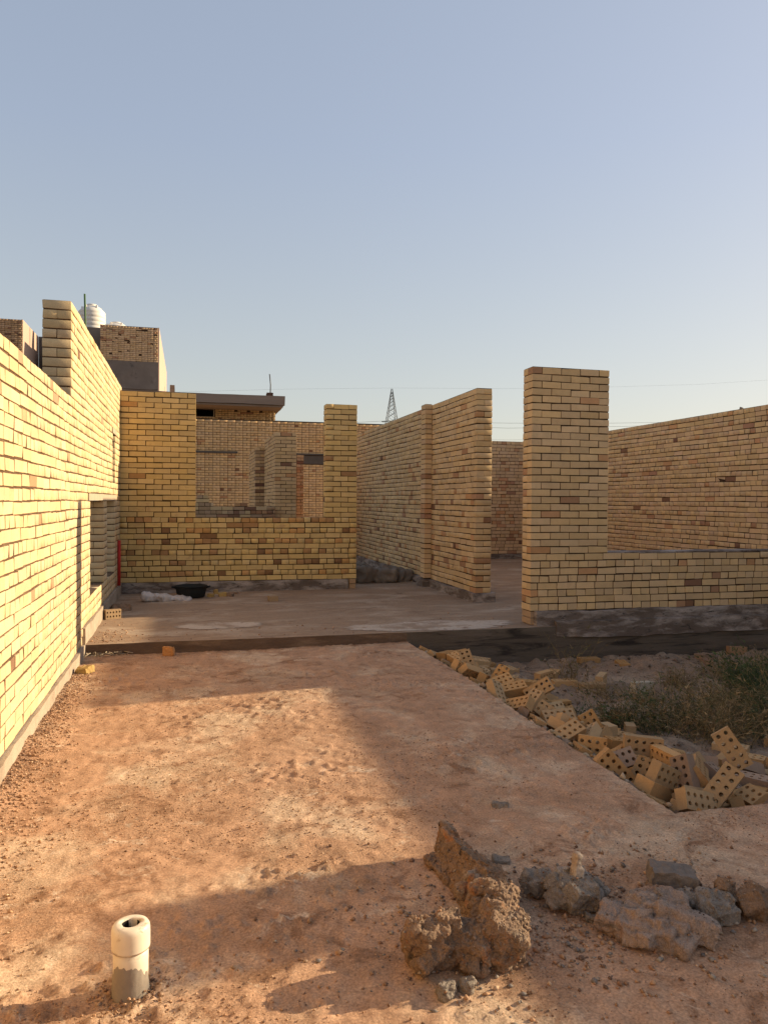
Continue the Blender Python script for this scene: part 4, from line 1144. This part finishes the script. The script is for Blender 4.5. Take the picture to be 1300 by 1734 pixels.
PILE = [(3.214, 4.078, -0.363, 0.465, -0, 0, -0.885, 0.24, 1),
(2.827, 5.335, -0.281, 0.142, 0.14, 0.77, -0.606, 0.24, 1),
(2.904, 7.432, -0.342, 0.698, 0.698, 0.11, 0.11, 0.24, 1),
(3.563, 3.501, -0.363, 0, -0.578, -0.816, -0, 0.24, 1),
(2.974, 6.189, -0.332, 0.423, -0.673, 0.514, -0.323, 0.24, 1),
(2.942, 5.079, -0.363, 0.237, 0, 0, 0.972, 0.24, 1),
(2.522, 5.582, -0.234, 0.261, 0.225, 0.063, 0.937, 0.168, 1),
(3.108, 4.744, -0.363, 0, -0.199, -0.98, 0, 0.24, 1),
(2.943, 7.175, -0.363, 0.921, 0, -0, 0.39, 0.105, 1),
(2.702, 7.442, -0.326, 0.177, 0.634, -0.737, -0.152, 0.24, 1),
(2.889, 6.934, -0.343, 0.337, -0.337, -0.622, 0.622, 0.24, 1),
(2.955, 6.975, -0.343, 0.348, -0.348, -0.616, 0.616, 0.24, 1),
(2.754, 7.598, -0.308, 0.157, 0.067, -0.704, 0.689, 0.24, 1),
(3.018, 3.376, -0.363, 1, 0, 0, -0.009, 0.24, 1),
(2.691, 7.868, -0.297, 0.611, 0.383, -0.356, -0.595, 0.24, 1),
(3.696, 4.305, -0.363, 0, 0.396, -0.918, -0, 0.24, 1),
(4.102, 3.526, -0.342, 0.447, -0.447, -0.548, 0.548, 0.24, 1),
(3.838, 4.516, -0.363, 0, -0.897, 0.442, -0, 0.24, 1),
(2.993, 5.191, -0.297, 0.269, -0.943, 0.07, 0.184, 0.24, 1),
(3.015, 5.866, -0.317, 0.484, 0.182, -0.103, 0.85, 0.24, 1),
(3.415, 3.485, -0.343, 0.696, 0.696, 0.128, 0.128, 0.094, 1),
(2.992, 3.789, -0.343, 0.499, -0.499, -0.501, 0.501, 0.198, 1),
(2.747, 5.005, -0.326, 0.521, 0.659, -0.303, 0.45, 0.106, 1),
(3.073, 6.713, -0.363, 0.999, 0, -0, 0.038, 0.24, 1),
(3.086, 7.592, -0.363, 0.897, -0, 0, -0.443, 0.24, 1),
(2.83, 6.787, -0.343, 0.542, -0.542, 0.454, -0.454, 0.098, 1),
(2.818, 7.12, -0.286, 0.965, -0.219, -0.141, -0.028, 0.24, 1),
(3.124, 6.264, -0.363, 0.141, -0, -0, -0.99, 0.24, 1),
(3.136, 4.491, -0.363, 0, -0.042, -0.999, 0, 0.183, 1),
(3.206, 3.661, -0.363, 0.409, 0, 0, 0.913, 0.24, 1),
(2.773, 5.71, -0.328, 0.119, -0.312, 0.918, 0.213, 0.12, 1),
(2.628, 3.358, -0.288, 0.972, 0, 0.233, 0, 0.24, 1),
(2.831, 7.69, -0.326, 0.707, 0.702, 0.083, -0.016, 0.24, 1),
(3.492, 4.276, -0.363, 0.882, -0, 0, -0.471, 0.118, 1),
(3.415, 3.377, -0.342, 0.698, -0.698, -0.111, 0.111, 0.24, 1),
(3.856, 3.796, -0.363, 0.997, -0, -0, -0.077, 0.104, 1),
(2.805, 3.94, -0.341, 0.09, 0.014, -0.996, -0.006, 0.24, 1),
(2.874, 7.883, -0.289, 0.875, -0, 0, 0.485, 0.24, 1),
(2.865, 7.273, -0.32, 0.019, 0.747, -0.617, 0.245, 0.164, 1),
(3.056, 4.062, -0.297, 0.039, -0.426, -0.564, 0.706, 0.197, 1),
(3.156, 5.08, -0.363, 0, -0.766, -0.643, 0, 0.24, 1),
(3.394, 3.696, -0.363, 0, -0.984, 0.177, 0, 0.24, 1),
(3.284, 6.928, -0.363, 0.942, -0, 0, -0.335, 0.24, 1),
(2.725, 4.915, -0.302, 0.12, 0.15, -0.691, 0.697, 0.24, 1),
(3.175, 3.835, -0.343, 0.113, -0.113, 0.698, -0.698, 0.24, 1),
(2.874, 4.285, -0.343, 0.618, 0.618, -0.344, -0.344, 0.24, 1),
(3.174, 7.789, -0.363, 0.051, -0, 0, -0.999, 0.24, 1),
(3.138, 6.013, -0.343, 0.012, 0.012, -0.707, -0.707, 0.24, 1),
(3.14, 7.321, -0.342, 0.706, 0.706, -0.04, -0.04, 0.163, 1),
(2.536, 6.543, -0.241, 0.156, 0.723, -0.651, -0.173, 0.24, 1),
(3.977, 4.123, -0.363, 0, 0.833, -0.553, -0, 0.24, 1),
(2.643, 4.427, -0.296, 0.858, -0.11, 0.206, -0.458, 0.101, 1),
(3.621, 4.008, -0.363, 0.908, -0, -0, -0.42, 0.24, 1),
(2.851, 3.497, -0.307, 0.036, -0.071, -0.369, 0.926, 0.24, 1),
(3.372, 3.888, -0.343, 0.317, -0.317, -0.632, 0.632, 0.127, 1),
(2.79, 4.746, -0.223, 0.232, -0.246, 0.922, -0.191, 0.24, 1),
(2.857, 5.052, -0.27, 0.419, 0.082, 0.173, 0.887, 0.24, 1),
(2.913, 4.497, -0.281, 0.051, -0.589, -0.805, 0.048, 0.24, 1),
(2.896, 3.685, -0.363, 0.716, -0, 0, -0.698, 0.24, 1),
(3.078, 4.985, -0.289, 0, 0.911, -0.413, 0, 0.24, 1),
(3.412, 4.082, -0.363, 0.937, 0, -0, 0.349, 0.24, 1),
(2.97, 4.9, -0.28, 0.706, 0.041, -0.706, 0.041, 0.24, 1),
(4.184, 4.257, -0.363, 0, -0.906, 0.423, -0, 0.144, 1),
(2.753, 3.779, -0.33, 0.174, 0.557, 0.363, -0.727, 0.1, 1),
(2.891, 6.493, -0.332, 0.179, 0.092, 0.449, 0.871, 0.24, 1),
(2.791, 6.264, -0.296, 0.005, 0.271, 0.928, -0.256, 0.24, 1),
(2.553, 5.452, -0.225, 0.179, -0.169, -0.684, -0.686, 0.099, 1),
(2.564, 3.72, -0.255, 0.222, 0.295, -0.926, -0.071, 0.24, 1),
(3.485, 3.433, -0.227, 0.234, -0.234, -0.667, 0.667, 0.24, 1),
(3.354, 5.222, -0.339, 0.693, 0.141, 0.693, -0.141, 0.122, 1),
(2.786, 6.174, -0.238, 0.796, 0.501, -0.117, -0.32, 0.24, 1),
(2.802, 5.966, -0.282, 0.195, -0.257, 0.176, 0.93, 0.24, 1),
(3.774, 3.974, -0.294, 0.214, 0.5, 0.5, 0.674, 0.24, 1),
(3.596, 4.446, -0.343, 0.208, 0.208, -0.676, -0.676, 0.24, 1),
(2.912, 6.693, -0.343, 0.501, -0.501, -0.499, 0.499, 0.24, 1),
(2.715, 4.168, -0.242, 0.191, 0.285, 0.908, -0.239, 0.24, 1),
(3.122, 4.13, -0.321, 0.157, 0.837, -0.31, 0.423, 0.142, 1),
(2.64, 7.474, -0.232, 0.893, -0.027, -0.025, -0.448, 0.24, 1),
(3.025, 3.425, -0.289, 0, 0.744, 0.668, 0, 0.24, 1),
(2.69, 5.489, -0.318, 0.851, 0.117, 0.197, 0.472, 0.24, 1),
(2.712, 3.639, -0.299, 0.163, -0.126, -0.695, -0.688, 0.24, 1),
(3.093, 4.667, -0.289, 0.215, -0, 0, -0.977, 0.169, 1),
(3.544, 3.873, -0.363, 0.115, 0, 0, 0.993, 0.143, 1),
(2.77, 6.94, -0.272, 0.125, 0.198, 0.1, -0.967, 0.24, 1),
(2.705, 4.717, -0.178, 0.888, -0.216, -0.209, 0.347, 0.24, 1),
(2.598, 4.81, -0.25, 0.121, 0.424, 0.697, 0.566, 0.149, 1),
(3.705, 4.146, -0.349, 0.646, 0.288, -0.646, 0.288, 0.102, 1),
(3.282, 5.643, -0.363, 0, 0.056, 0.998, -0, 0.24, 1),
(2.656, 6.652, -0.302, 0.151, -0.741, -0.63, 0.178, 0.24, 1),
(3.523, 5.67, -0.363, 0.607, 0, 0, 0.795, 0.131, 1),
(3.432, 3.988, -0.289, 0.452, -0, -0, 0.892, 0.24, 1),
(2.628, 3.523, -0.288, 0.153, 0.733, -0.638, -0.176, 0.137, 1),
(3.063, 4.391, -0.31, 0.182, -0.653, 0.716, 0.166, 0.24, 1),
(4.527, 4.855, -0.342, 0.615, -0.615, -0.35, 0.35, 0.24, 1),
(2.894, 4.592, -0.206, 0.002, 0.07, 0.009, 0.998, 0.24, 1),
(3.311, 4.235, -0.32, 0.462, -0.23, -0.126, -0.847, 0.191, 1),
(2.775, 7.273, -0.274, 0.225, -0.409, 0.847, -0.257, 0.132, 1),
(2.695, 3.371, -0.239, 0.058, -0.233, 0.014, -0.971, 0.24, 1),
(2.64, 7.512, -0.161, 0.942, -0.037, 0.003, 0.332, 0.24, 1),
(2.829, 6.024, -0.207, 0.95, -0.221, -0.22, -0.019, 0.24, 1),
(2.86, 6.322, -0.252, 0.817, -0.244, -0.076, -0.517, 0.116, 1),
(3.214, 6.561, -0.363, 0.189, 0, 0, 0.982, 0.24, 1),
(3.737, 3.357, -0.342, 0.486, -0.486, -0.514, 0.514, 0.101, 1),
(2.531, 7.096, -0.215, 0.085, -0.243, -0.702, -0.664, 0.24, 1),
(2.657, 5.942, -0.27, 0.735, 0.371, -0.153, -0.547, 0.24, 1),
(2.946, 4.019, -0.248, 0.452, -0, 0, 0.892, 0.24, 1),
(2.537, 7.828, -0.219, 0.698, 0.673, 0.112, -0.218, 0.24, 1),
(2.935, 4.687, -0.255, 0.501, 0.499, -0.501, 0.499, 0.142, 1),
(3.727, 7.251, -0.363, 0, -0.91, -0.414, 0, 0.24, 1),
(2.738, 4.484, -0.245, 0.1, -0.349, -0.922, 0.134, 0.24, 1),
(3.66, 6.867, -0.363, 0.998, 0, 0, -0.066, 0.24, 1),
(2.808, 6.663, -0.248, 0.646, -0, 0, 0.764, 0.162, 1),
(3.545, 7.084, -0.342, 0.683, -0.683, -0.182, 0.182, 0.24, 1),
(3.07, 6.413, -0.323, 0.036, 0.46, -0.871, 0.172, 0.24, 1),
(3.354, 7.512, -0.363, 0.723, -0, -0, -0.69, 0.24, 1),
(2.527, 5.89, -0.214, 0.703, 0.591, -0.078, -0.388, 0.19, 1),
(2.654, 5.767, -0.278, 0.706, 0.615, -0.031, -0.348, 0.102, 1),
(3.223, 3.489, -0.332, 0.853, 0.463, -0.114, -0.21, 0.24, 1),
(3.206, 4.405, -0.273, 0.3, -0.896, -0.216, 0.246, 0.24, 1),
(2.511, 5.204, -0.205, 0.303, 0.02, -0.639, 0.707, 0.101, 1),
(2.561, 4.983, -0.254, 0.406, -0.212, 0.098, -0.883, 0.174, 1),
(2.799, 8.013, -0.33, 0.679, -0.013, 0.734, 0.012, 0.135, 1),
(3.063, 3.657, -0.298, 0.485, 0.55, 0.063, 0.677, 0.104, 1),
(3.186, 5.322, -0.363, 0.928, 0, -0, -0.373, 0.24, 1),
(2.679, 6.122, -0.217, 0.142, -0.282, -0.882, 0.349, 0.103, 1),
(2.907, 5.52, -0.332, 0.891, 0.42, 0.073, 0.155, 0.138, 1),
(2.517, 4.676, -0.136, 0.137, 0.14, 0.229, -0.954, 0.24, 1),
(2.535, 7.3, -0.218, 0.219, -0.501, 0.672, -0.499, 0.094, 1),
(3.961, 4.296, -0.342, 0.02, -0.02, -0.707, 0.707, 0.24, 1),
(3.085, 5.714, -0.324, 0.266, -0.733, 0.467, 0.417, 0.133, 1),
(3.303, 4.574, -0.327, 0.069, -0.888, 0.432, 0.143, 0.24, 1),
(3.155, 3.427, -0.278, 0.356, 0.407, 0.135, 0.83, 0.24, 1),
(3.347, 3.671, -0.289, 0.994, 0, 0, -0.11, 0.165, 1),
(2.909, 5.638, -0.312, 0.048, -0.119, 0.44, -0.889, 0.24, 1),
(3.009, 7.563, -0.272, 0.073, -0.057, -0.996, -0.004, 0.24, 1),
(3.054, 3.801, -0.228, 0.22, -0.22, 0.672, -0.672, 0.24, 1),
(2.639, 4.08, -0.271, 0.579, -0.7, 0.405, -0.098, 0.182, 1),
(3.536, 3.77, -0.308, 0.923, 0.361, 0.029, -0.131, 0.24, 1),
(3.19, 3.699, -0.263, 0.7, -0.214, -0.199, 0.651, 0.164, 1),
(2.691, 5.967, -0.15, 0.095, -0.118, -0.156, 0.976, 0.24, 1),
(2.864, 5.577, -0.24, 0.075, 0.156, -0.891, -0.42, 0.24, 1),
(2.474, 5.786, -0.139, 0.687, 0.043, 0.415, -0.594, 0.24, 1),
(2.817, 3.712, -0.233, 0.09, 0.084, -0.913, 0.389, 0.24, 1),
(2.747, 6.808, -0.243, 0.115, -0.506, 0.646, 0.56, 0.142, 1),
(2.721, 7.141, -0.24, 0.163, 0.906, -0.333, 0.203, 0.24, 1),
(3.168, 7.169, -0.363, 0.277, 0, 0, 0.961, 0.24, 1),
(3.089, 7.738, -0.289, 0, 0.432, 0.902, -0, 0.24, 1),
(2.518, 6.129, -0.232, 0.14, -0.778, -0.583, 0.187, 0.24, 1),
(2.762, 6.473, -0.265, 0.913, 0.234, -0.195, 0.273, 0.24, 1),
(2.983, 7.344, -0.328, 0.486, -0.513, 0.486, 0.513, 0.144, 1),
(2.782, 3.969, -0.241, 0.323, -0.202, -0.633, 0.674, 0.128, 1),
(3.239, 4.032, -0.278, 0.007, -0.812, 0.528, 0.249, 0.24, 1),
(3.078, 6.155, -0.272, 0.1, 0.956, -0.188, -0.203, 0.24, 1),
(2.488, 6.772, -0.217, 0.183, 0.229, 0.044, 0.955, 0.136, 1),
(2.773, 6.421, -0.205, 0.039, 0.131, 0.275, -0.952, 0.24, 1),
(2.508, 7.581, -0.193, 0.04, -0.437, 0.789, -0.431, 0.24, 1),
(3.326, 3.363, -0.248, 0, 0.025, 1, -0, 0.24, 1),
(2.617, 3.902, -0.282, 0.055, -0.945, -0.23, 0.227, 0.097, 1),
(3.085, 4.18, -0.232, 0.027, 0.125, -0.383, -0.915, 0.24, 1),
(3.373, 4.345, -0.307, 0.127, 0.834, 0.485, -0.229, 0.24, 1),
(3.172, 4.256, -0.342, 0.372, -0.372, -0.601, 0.601, 0.121, 1),
(2.959, 4.307, -0.25, 0.552, -0.532, -0.099, 0.634, 0.124, 1),
(4.459, 7.797, -0.363, 0.998, 0, -0, -0.06, 0.24, 1),
(2.502, 5.423, -0.133, 0.426, -0.315, -0.212, 0.821, 0.24, 1),
(2.722, 3.581, -0.197, 0.018, 0.164, -0.487, 0.858, 0.24, 1),
(2.881, 5.743, -0.247, 0.101, 0.935, 0.285, -0.183, 0.24, 1),
(2.669, 4.331, -0.214, 0.145, -0.098, 0.966, 0.192, 0.24, 1),
(4.714, 7.503, -0.363, 0, 0.599, -0.801, -0, 0.24, 1),
(2.478, 6.333, -0.189, 0.614, 0.387, -0.351, -0.592, 0.111, 1),
(2.808, 5.863, -0.245, 0.412, -0.187, 0.752, 0.479, 0.091, 1),
(2.625, 3.838, -0.203, 0.227, 0.196, -0.953, -0.046, 0.24, 1),
(3.509, 4.157, -0.267, 0.296, 0.939, 0.073, -0.161, 0.24, 1),
(3.972, 4.082, -0.289, 0, 1, 0.014, 0, 0.24, 1),
(2.543, 6.789, -0.139, 0.707, -0.637, 0.016, 0.306, 0.24, 1),
(2.469, 4.418, -0.184, 0.455, 0.651, 0.542, 0.276, 0.24, 1),
(2.725, 5.198, -0.183, 0.046, 0.048, 0.962, 0.265, 0.24, 1),
(2.453, 5.267, -0.165, 0.582, 0.203, -0.495, -0.613, 0.109, 1),
(2.673, 7.275, -0.16, 0.624, -0.002, -0.123, 0.772, 0.24, 1),
(2.716, 4.067, -0.173, 0.342, -0.781, -0.21, -0.479, 0.13, 1),
(3.285, 4.921, -0.363, 0.997, 0, 0, 0.079, 0.164, 1),
(2.944, 3.875, -0.143, 0.393, -0.8, -0.41, 0.196, 0.24, 1),
(2.639, 5.03, -0.204, 0.315, 0.358, -0.879, -0.03, 0.24, 1),
(2.48, 5.048, -0.189, 0.668, -0.485, -0.234, 0.513, 0.24, 1),
(4.058, 6.841, -0.342, 0.292, 0.292, -0.644, -0.644, 0.24, 1),
(2.619, 6.31, -0.26, 0.529, 0.685, 0.468, 0.179, 0.097, 1),
(3.049, 7.074, -0.363, 0.439, -0, -0, 0.899, 0.111, 1),
(3.888, 4.744, -0.363, 0, -0.428, -0.904, -0, 0.24, 1),
(2.716, 3.84, -0.143, 0.672, 0.699, 0.222, -0.104, 0.24, 1),
(2.503, 4.055, -0.157, 0.645, 0.634, 0.181, -0.388, 0.24, 1),
(2.655, 6.55, -0.196, 0.475, 0.185, -0.524, -0.682, 0.24, 1),
(3.867, 6.686, -0.363, 0.996, -0, 0, -0.095, 0.24, 1),
(2.917, 4.129, -0.154, 0.492, -0.492, -0.508, 0.508, 0.24, 1),
(4.359, 4.749, -0.363, 0.87, 0, -0, -0.493, 0.24, 1),
(2.721, 5.656, -0.191, 0.335, -0.191, 0.917, 0.106, 0.24, 1),
(2.706, 5.062, -0.166, 0.291, 0.608, -0.729, -0.124, 0.126, 1),
(2.628, 4.235, -0.186, 0.089, -0.061, 0.905, 0.411, 0.24, 1),
(2.598, 6.697, -0.158, 0.257, -0.093, -0.426, -0.862, 0.24, 1),
(3.163, 3.85, -0.02, 0.55, 0.622, 0.113, -0.545, 0.24, 1),
(2.906, 3.609, -0.13, 0.838, 0.355, -0.393, 0.134, 0.24, 1),
(2.822, 3.817, -0.15, 0.321, 0.581, -0.048, -0.746, 0.24, 1),
(2.863, 4.307, -0.12, 0.714, 0.668, -0.115, -0.175, 0.24, 1),
(2.631, 4.783, -0.14, 0.739, 0.367, -0.542, 0.158, 0.17, 1),
(2.84, 4.904, -0.16, 0.611, 0.567, 0.206, -0.513, 0.2, 1),
(2.874, 5.832, -0.13, 0.811, 0.475, -0.341, -0.009, 0.24, 1),
(2.681, 6.981, -0.13, 0.569, 0.524, 0.17, -0.611, 0.24, 1),
(2.832, 6.558, -0.16, 0.783, 0.433, -0.373, 0.244, 0.2, 1),
(2.629, 4.521, -0.17, 0.746, 0.61, -0.147, -0.222, 0.2, 1),
(2.697, 5.338, -0.17, 0.72, 0.571, 0.066, -0.389, 0.17, 1),
(2.726, 7.461, -0.17, 0.882, 0.45, -0.129, -0.062, 0.24, 1)]

# ================================================================== HEAP OF HOLLOW BRICKS
def hollow(L, seed, broken=False):
    W, H = 0.115, 0.074
    n = max(1, round(5 * L / 0.24))
    rs4 = random.Random(seed)
    bm = bmesh.new()
    cw_ = L / n; rh = 0.0125; S = 8
    rings = {}
    top, bot = H / 2, -H / 2
    def gv(x, y, z, cache={}):
        key = (seed, round(x, 5), round(y, 5), z > 0, L)
        if key not in rings:
            j = Vector((rs4.uniform(-1, 1), rs4.uniform(-1, 1), rs4.uniform(-1, 1))) * 0.0012
            if broken and x > L / 2 - 1e-4: j += Vector((rs4.uniform(-0.028, 0.004), 0, rs4.uniform(-0.004, 0.004)))
            rings[key] = bm.verts.new(Vector((x, y, z)) + j)
        return rings[key]
    holes = []
    for i in range(n):
        for r in range(2):
            x0, x1 = -L / 2 + i * cw_, -L / 2 + (i + 1) * cw_
            y0, y1 = (-W / 2, 0) if r == 0 else (0, W / 2)
            cx, cy = (x0 + x1) / 2, (y0 + y1) / 2 + (0.004 if r == 0 else -0.004)
            hv = {}
            for z in (top, bot):
                hv[z] = [bm.verts.new((cx + rh * math.cos(2 * math.pi * (s + .5) / S), cy + rh * math.sin(2 * math.pi * (s + .5) / S), z)) for s in range(S)]
                c = [gv(x1, y0, z), gv(x1, y1, z), gv(x0, y1, z), gv(x0, y0, z)]   # corners: -45, 45, 135, 225 degrees
                h = hv[z]
                quads = [((c[0], c[1], h[0], h[7])), ((c[1], h[1], h[0])), ((c[1], c[2], h[2], h[1])), ((c[2], h[3], h[2])),
                         ((c[2], c[3], h[4], h[3])), ((c[3], h[5], h[4])), ((c[3], c[0], h[6], h[5])), ((c[0], h[7], h[6]))]
                for q in quads:
                    q = list(q)
                    if z < 0: q.reverse()
                    bm.faces.new(q)
            for s in range(S):
                bm.faces.new((hv[top][s], hv[top][(s + 1) % S], hv[bot][(s + 1) % S], hv[bot][s]))
    xs_ = [-L / 2 + i * cw_ for i in range(n + 1)]
    ys_ = [-W / 2, 0, W / 2]
    for i in range(n):
        for y, fl_ in ((-W / 2, False), (W / 2, True)):
            q = [gv(xs_[i], y, bot), gv(xs_[i + 1], y, bot), gv(xs_[i + 1], y, top), gv(xs_[i], y, top)]
            if fl_: q.reverse()
            bm.faces.new(q)
    for i in range(2):
        for x, fl_ in ((-L / 2, True), (L / 2, False)):
            q = [gv(x, ys_[i], bot), gv(x, ys_[i + 1], bot), gv(x, ys_[i + 1], top), gv(x, ys_[i], top)]
            if fl_: q.reverse()
            bm.faces.new(q)
    bmesh.ops.recalc_face_normals(bm, faces=bm.faces)
    me = bpy.data.meshes.new('hollow_brick_mesh')
    bm.to_mesh(me); bm.free()
    me.materials.append(M['brick'])
    return me
WHOLE = [hollow(0.24, 900 + i) for i in range(5)]
BROKEN = {}
def broken_mesh(L, i):
    n = max(2, round(5 * L / 0.24))
    key = (n, i % 3)
    if key not in BROKEN: BROKEN[key] = (hollow(0.048 * n, 950 + n * 3 + i % 3, True), 0.048 * n)
    return BROKEN[key]
def ordinal(n):
    return {1: 'nearest', 2: 'second', 3: 'third', 4: 'fourth', 5: 'fifth', 6: 'sixth', 7: 'seventh', 8: 'eighth', 9: 'ninth', 10: 'tenth', 11: 'eleventh', 12: 'twelfth', 13: 'thirteenth', 14: 'fourteenth',
            15: 'fifteenth', 16: 'sixteenth', 17: 'seventeenth', 18: 'eighteenth', 19: 'nineteenth', 20: 'twentieth'}.get(n, '%dth' % n)
rows = []
for i, (x, y, z, qw, qx, qy, qz, L, vis) in enumerate(PILE):
    q = Quaternion((qw, qx, qy, qz))
    up = q @ Vector((0, 0, 1)); ax = q @ Vector((1, 0, 0))
    if L > 0.21: me = WHOLE[i % 5]; s = 1.0
    else: me, l2 = broken_mesh(L, i); s = L / l2
    o = bpy.data.objects.new('hollow_brick', me); COL.objects.link(o)
    o.location = (x, y, z); o.rotation_mode = 'QUATERNION'; o.rotation_quaternion = q; o.scale = (s, 1, 1)
    k = random.uniform(0.72, 1.12); w_ = random.uniform(0, 1)
    c = Vector((0.50, 0.27, 0.10)).lerp(Vector((0.46, 0.31, 0.17)), w_)
    if random.random() < 0.12: c = Vector((0.33, 0.22, 0.15))
    o['tone'] = [c.x * k, c.y * k, c.z * k, 1.0]
    if abs(up.z) > 0.80: st = 'lying holes up'
    elif abs(ax.z) > 0.75: st = 'standing on its end'
    elif abs(up.z) > 0.35: st = 'tipped over'
    else: st = 'on its long edge'
    size = 'whole' if L > 0.21 else ('half' if L < 0.155 else 'chipped')
    lane = 0 if x < 2.56 + max(0, 4.2 - y) * 0.15 else (1 if x < 2.80 + max(0, 4.6 - y) * 0.7 else 2)
    rows.append((o, size, st, lane, y, vis))
    o['group'] = 'hollow bricks heaped beside the forecourt'; o['category'] = 'brick'
lanes = ['by the slab edge', 'in mid heap', 'on the weedy side']
for ln in range(3):
    grp = sorted([r for r in rows if r[3] == ln], key=lambda r: r[4])
    for n, (o, size, st, _, y, vis) in enumerate(grp):
        o['label'] = '%s hollow brick %s, %s of the heap bricks %s' % (size, st.split(',')[0], ordinal(n + 1), lanes[ln])
# bricks lying apart from the heap
for px, py, rz, rx, lb, c in ((1192, 1116, 0.3, 0.0, 'lone brown brick lying at the foot of the foundation beam left of the other', (0.30, 0.19, 0.12)), (1246, 1108, -0.1, 1.57, 'lone orange-brown brick on its edge at the beam, rightmost of the strays', (0.34, 0.19, 0.10)),
                              (1086, 1170, 0.2, 1.57, 'pale stray brick half hidden by weeds in the middle of the bay', (0.45, 0.38, 0.28)), (1196, 1126, 1.0, 0.2, 'broken reddish stray brick just in front of the brown one at the beam', (0.30, 0.16, 0.10))):
    p = onz(px, py, PZ)
    z = float(z_pit(np.array([p.x]), np.array([p.y]))[0])
    o = bpy.data.objects.new('stray_brick', WHOLE[1] if rx == 0 else STR[2]); COL.objects.link(o)
    o.location = (p.x, p.y, z + (0.045 if rx == 1.57 else 0.03)); o.rotation_euler = (rx, 0.06, rz); o['tone'] = [c[0], c[1], c[2], 1]
    tag(o, lb, 'brick', 'stray bricks')
for px, py, rz, lb, s in ((463, 1019, 0.15, 'single buff half brick on the raised floor in front of the window wall', 0.55), (190, 1049, 0.5, 'broken hollow brick on the raised floor against the side wall plinth', 0.8)):
    p = onz(px, py, 0)
    o = bpy.data.objects.new('stray_brick', WHOLE[2]); COL.objects.link(o)
    o.location = (p.x, p.y + 0.05, 0.042 if s < 0.7 else 0.06); o.rotation_euler = (0.0 if s < 0.7 else 1.57, 0, rz); o.scale = (s, 1, 1); o['tone'] = [0.34, 0.23, 0.13, 1]  # dark tone puts shade into the brick by the side wall
    tag(o, lb, 'brick', 'stray bricks')
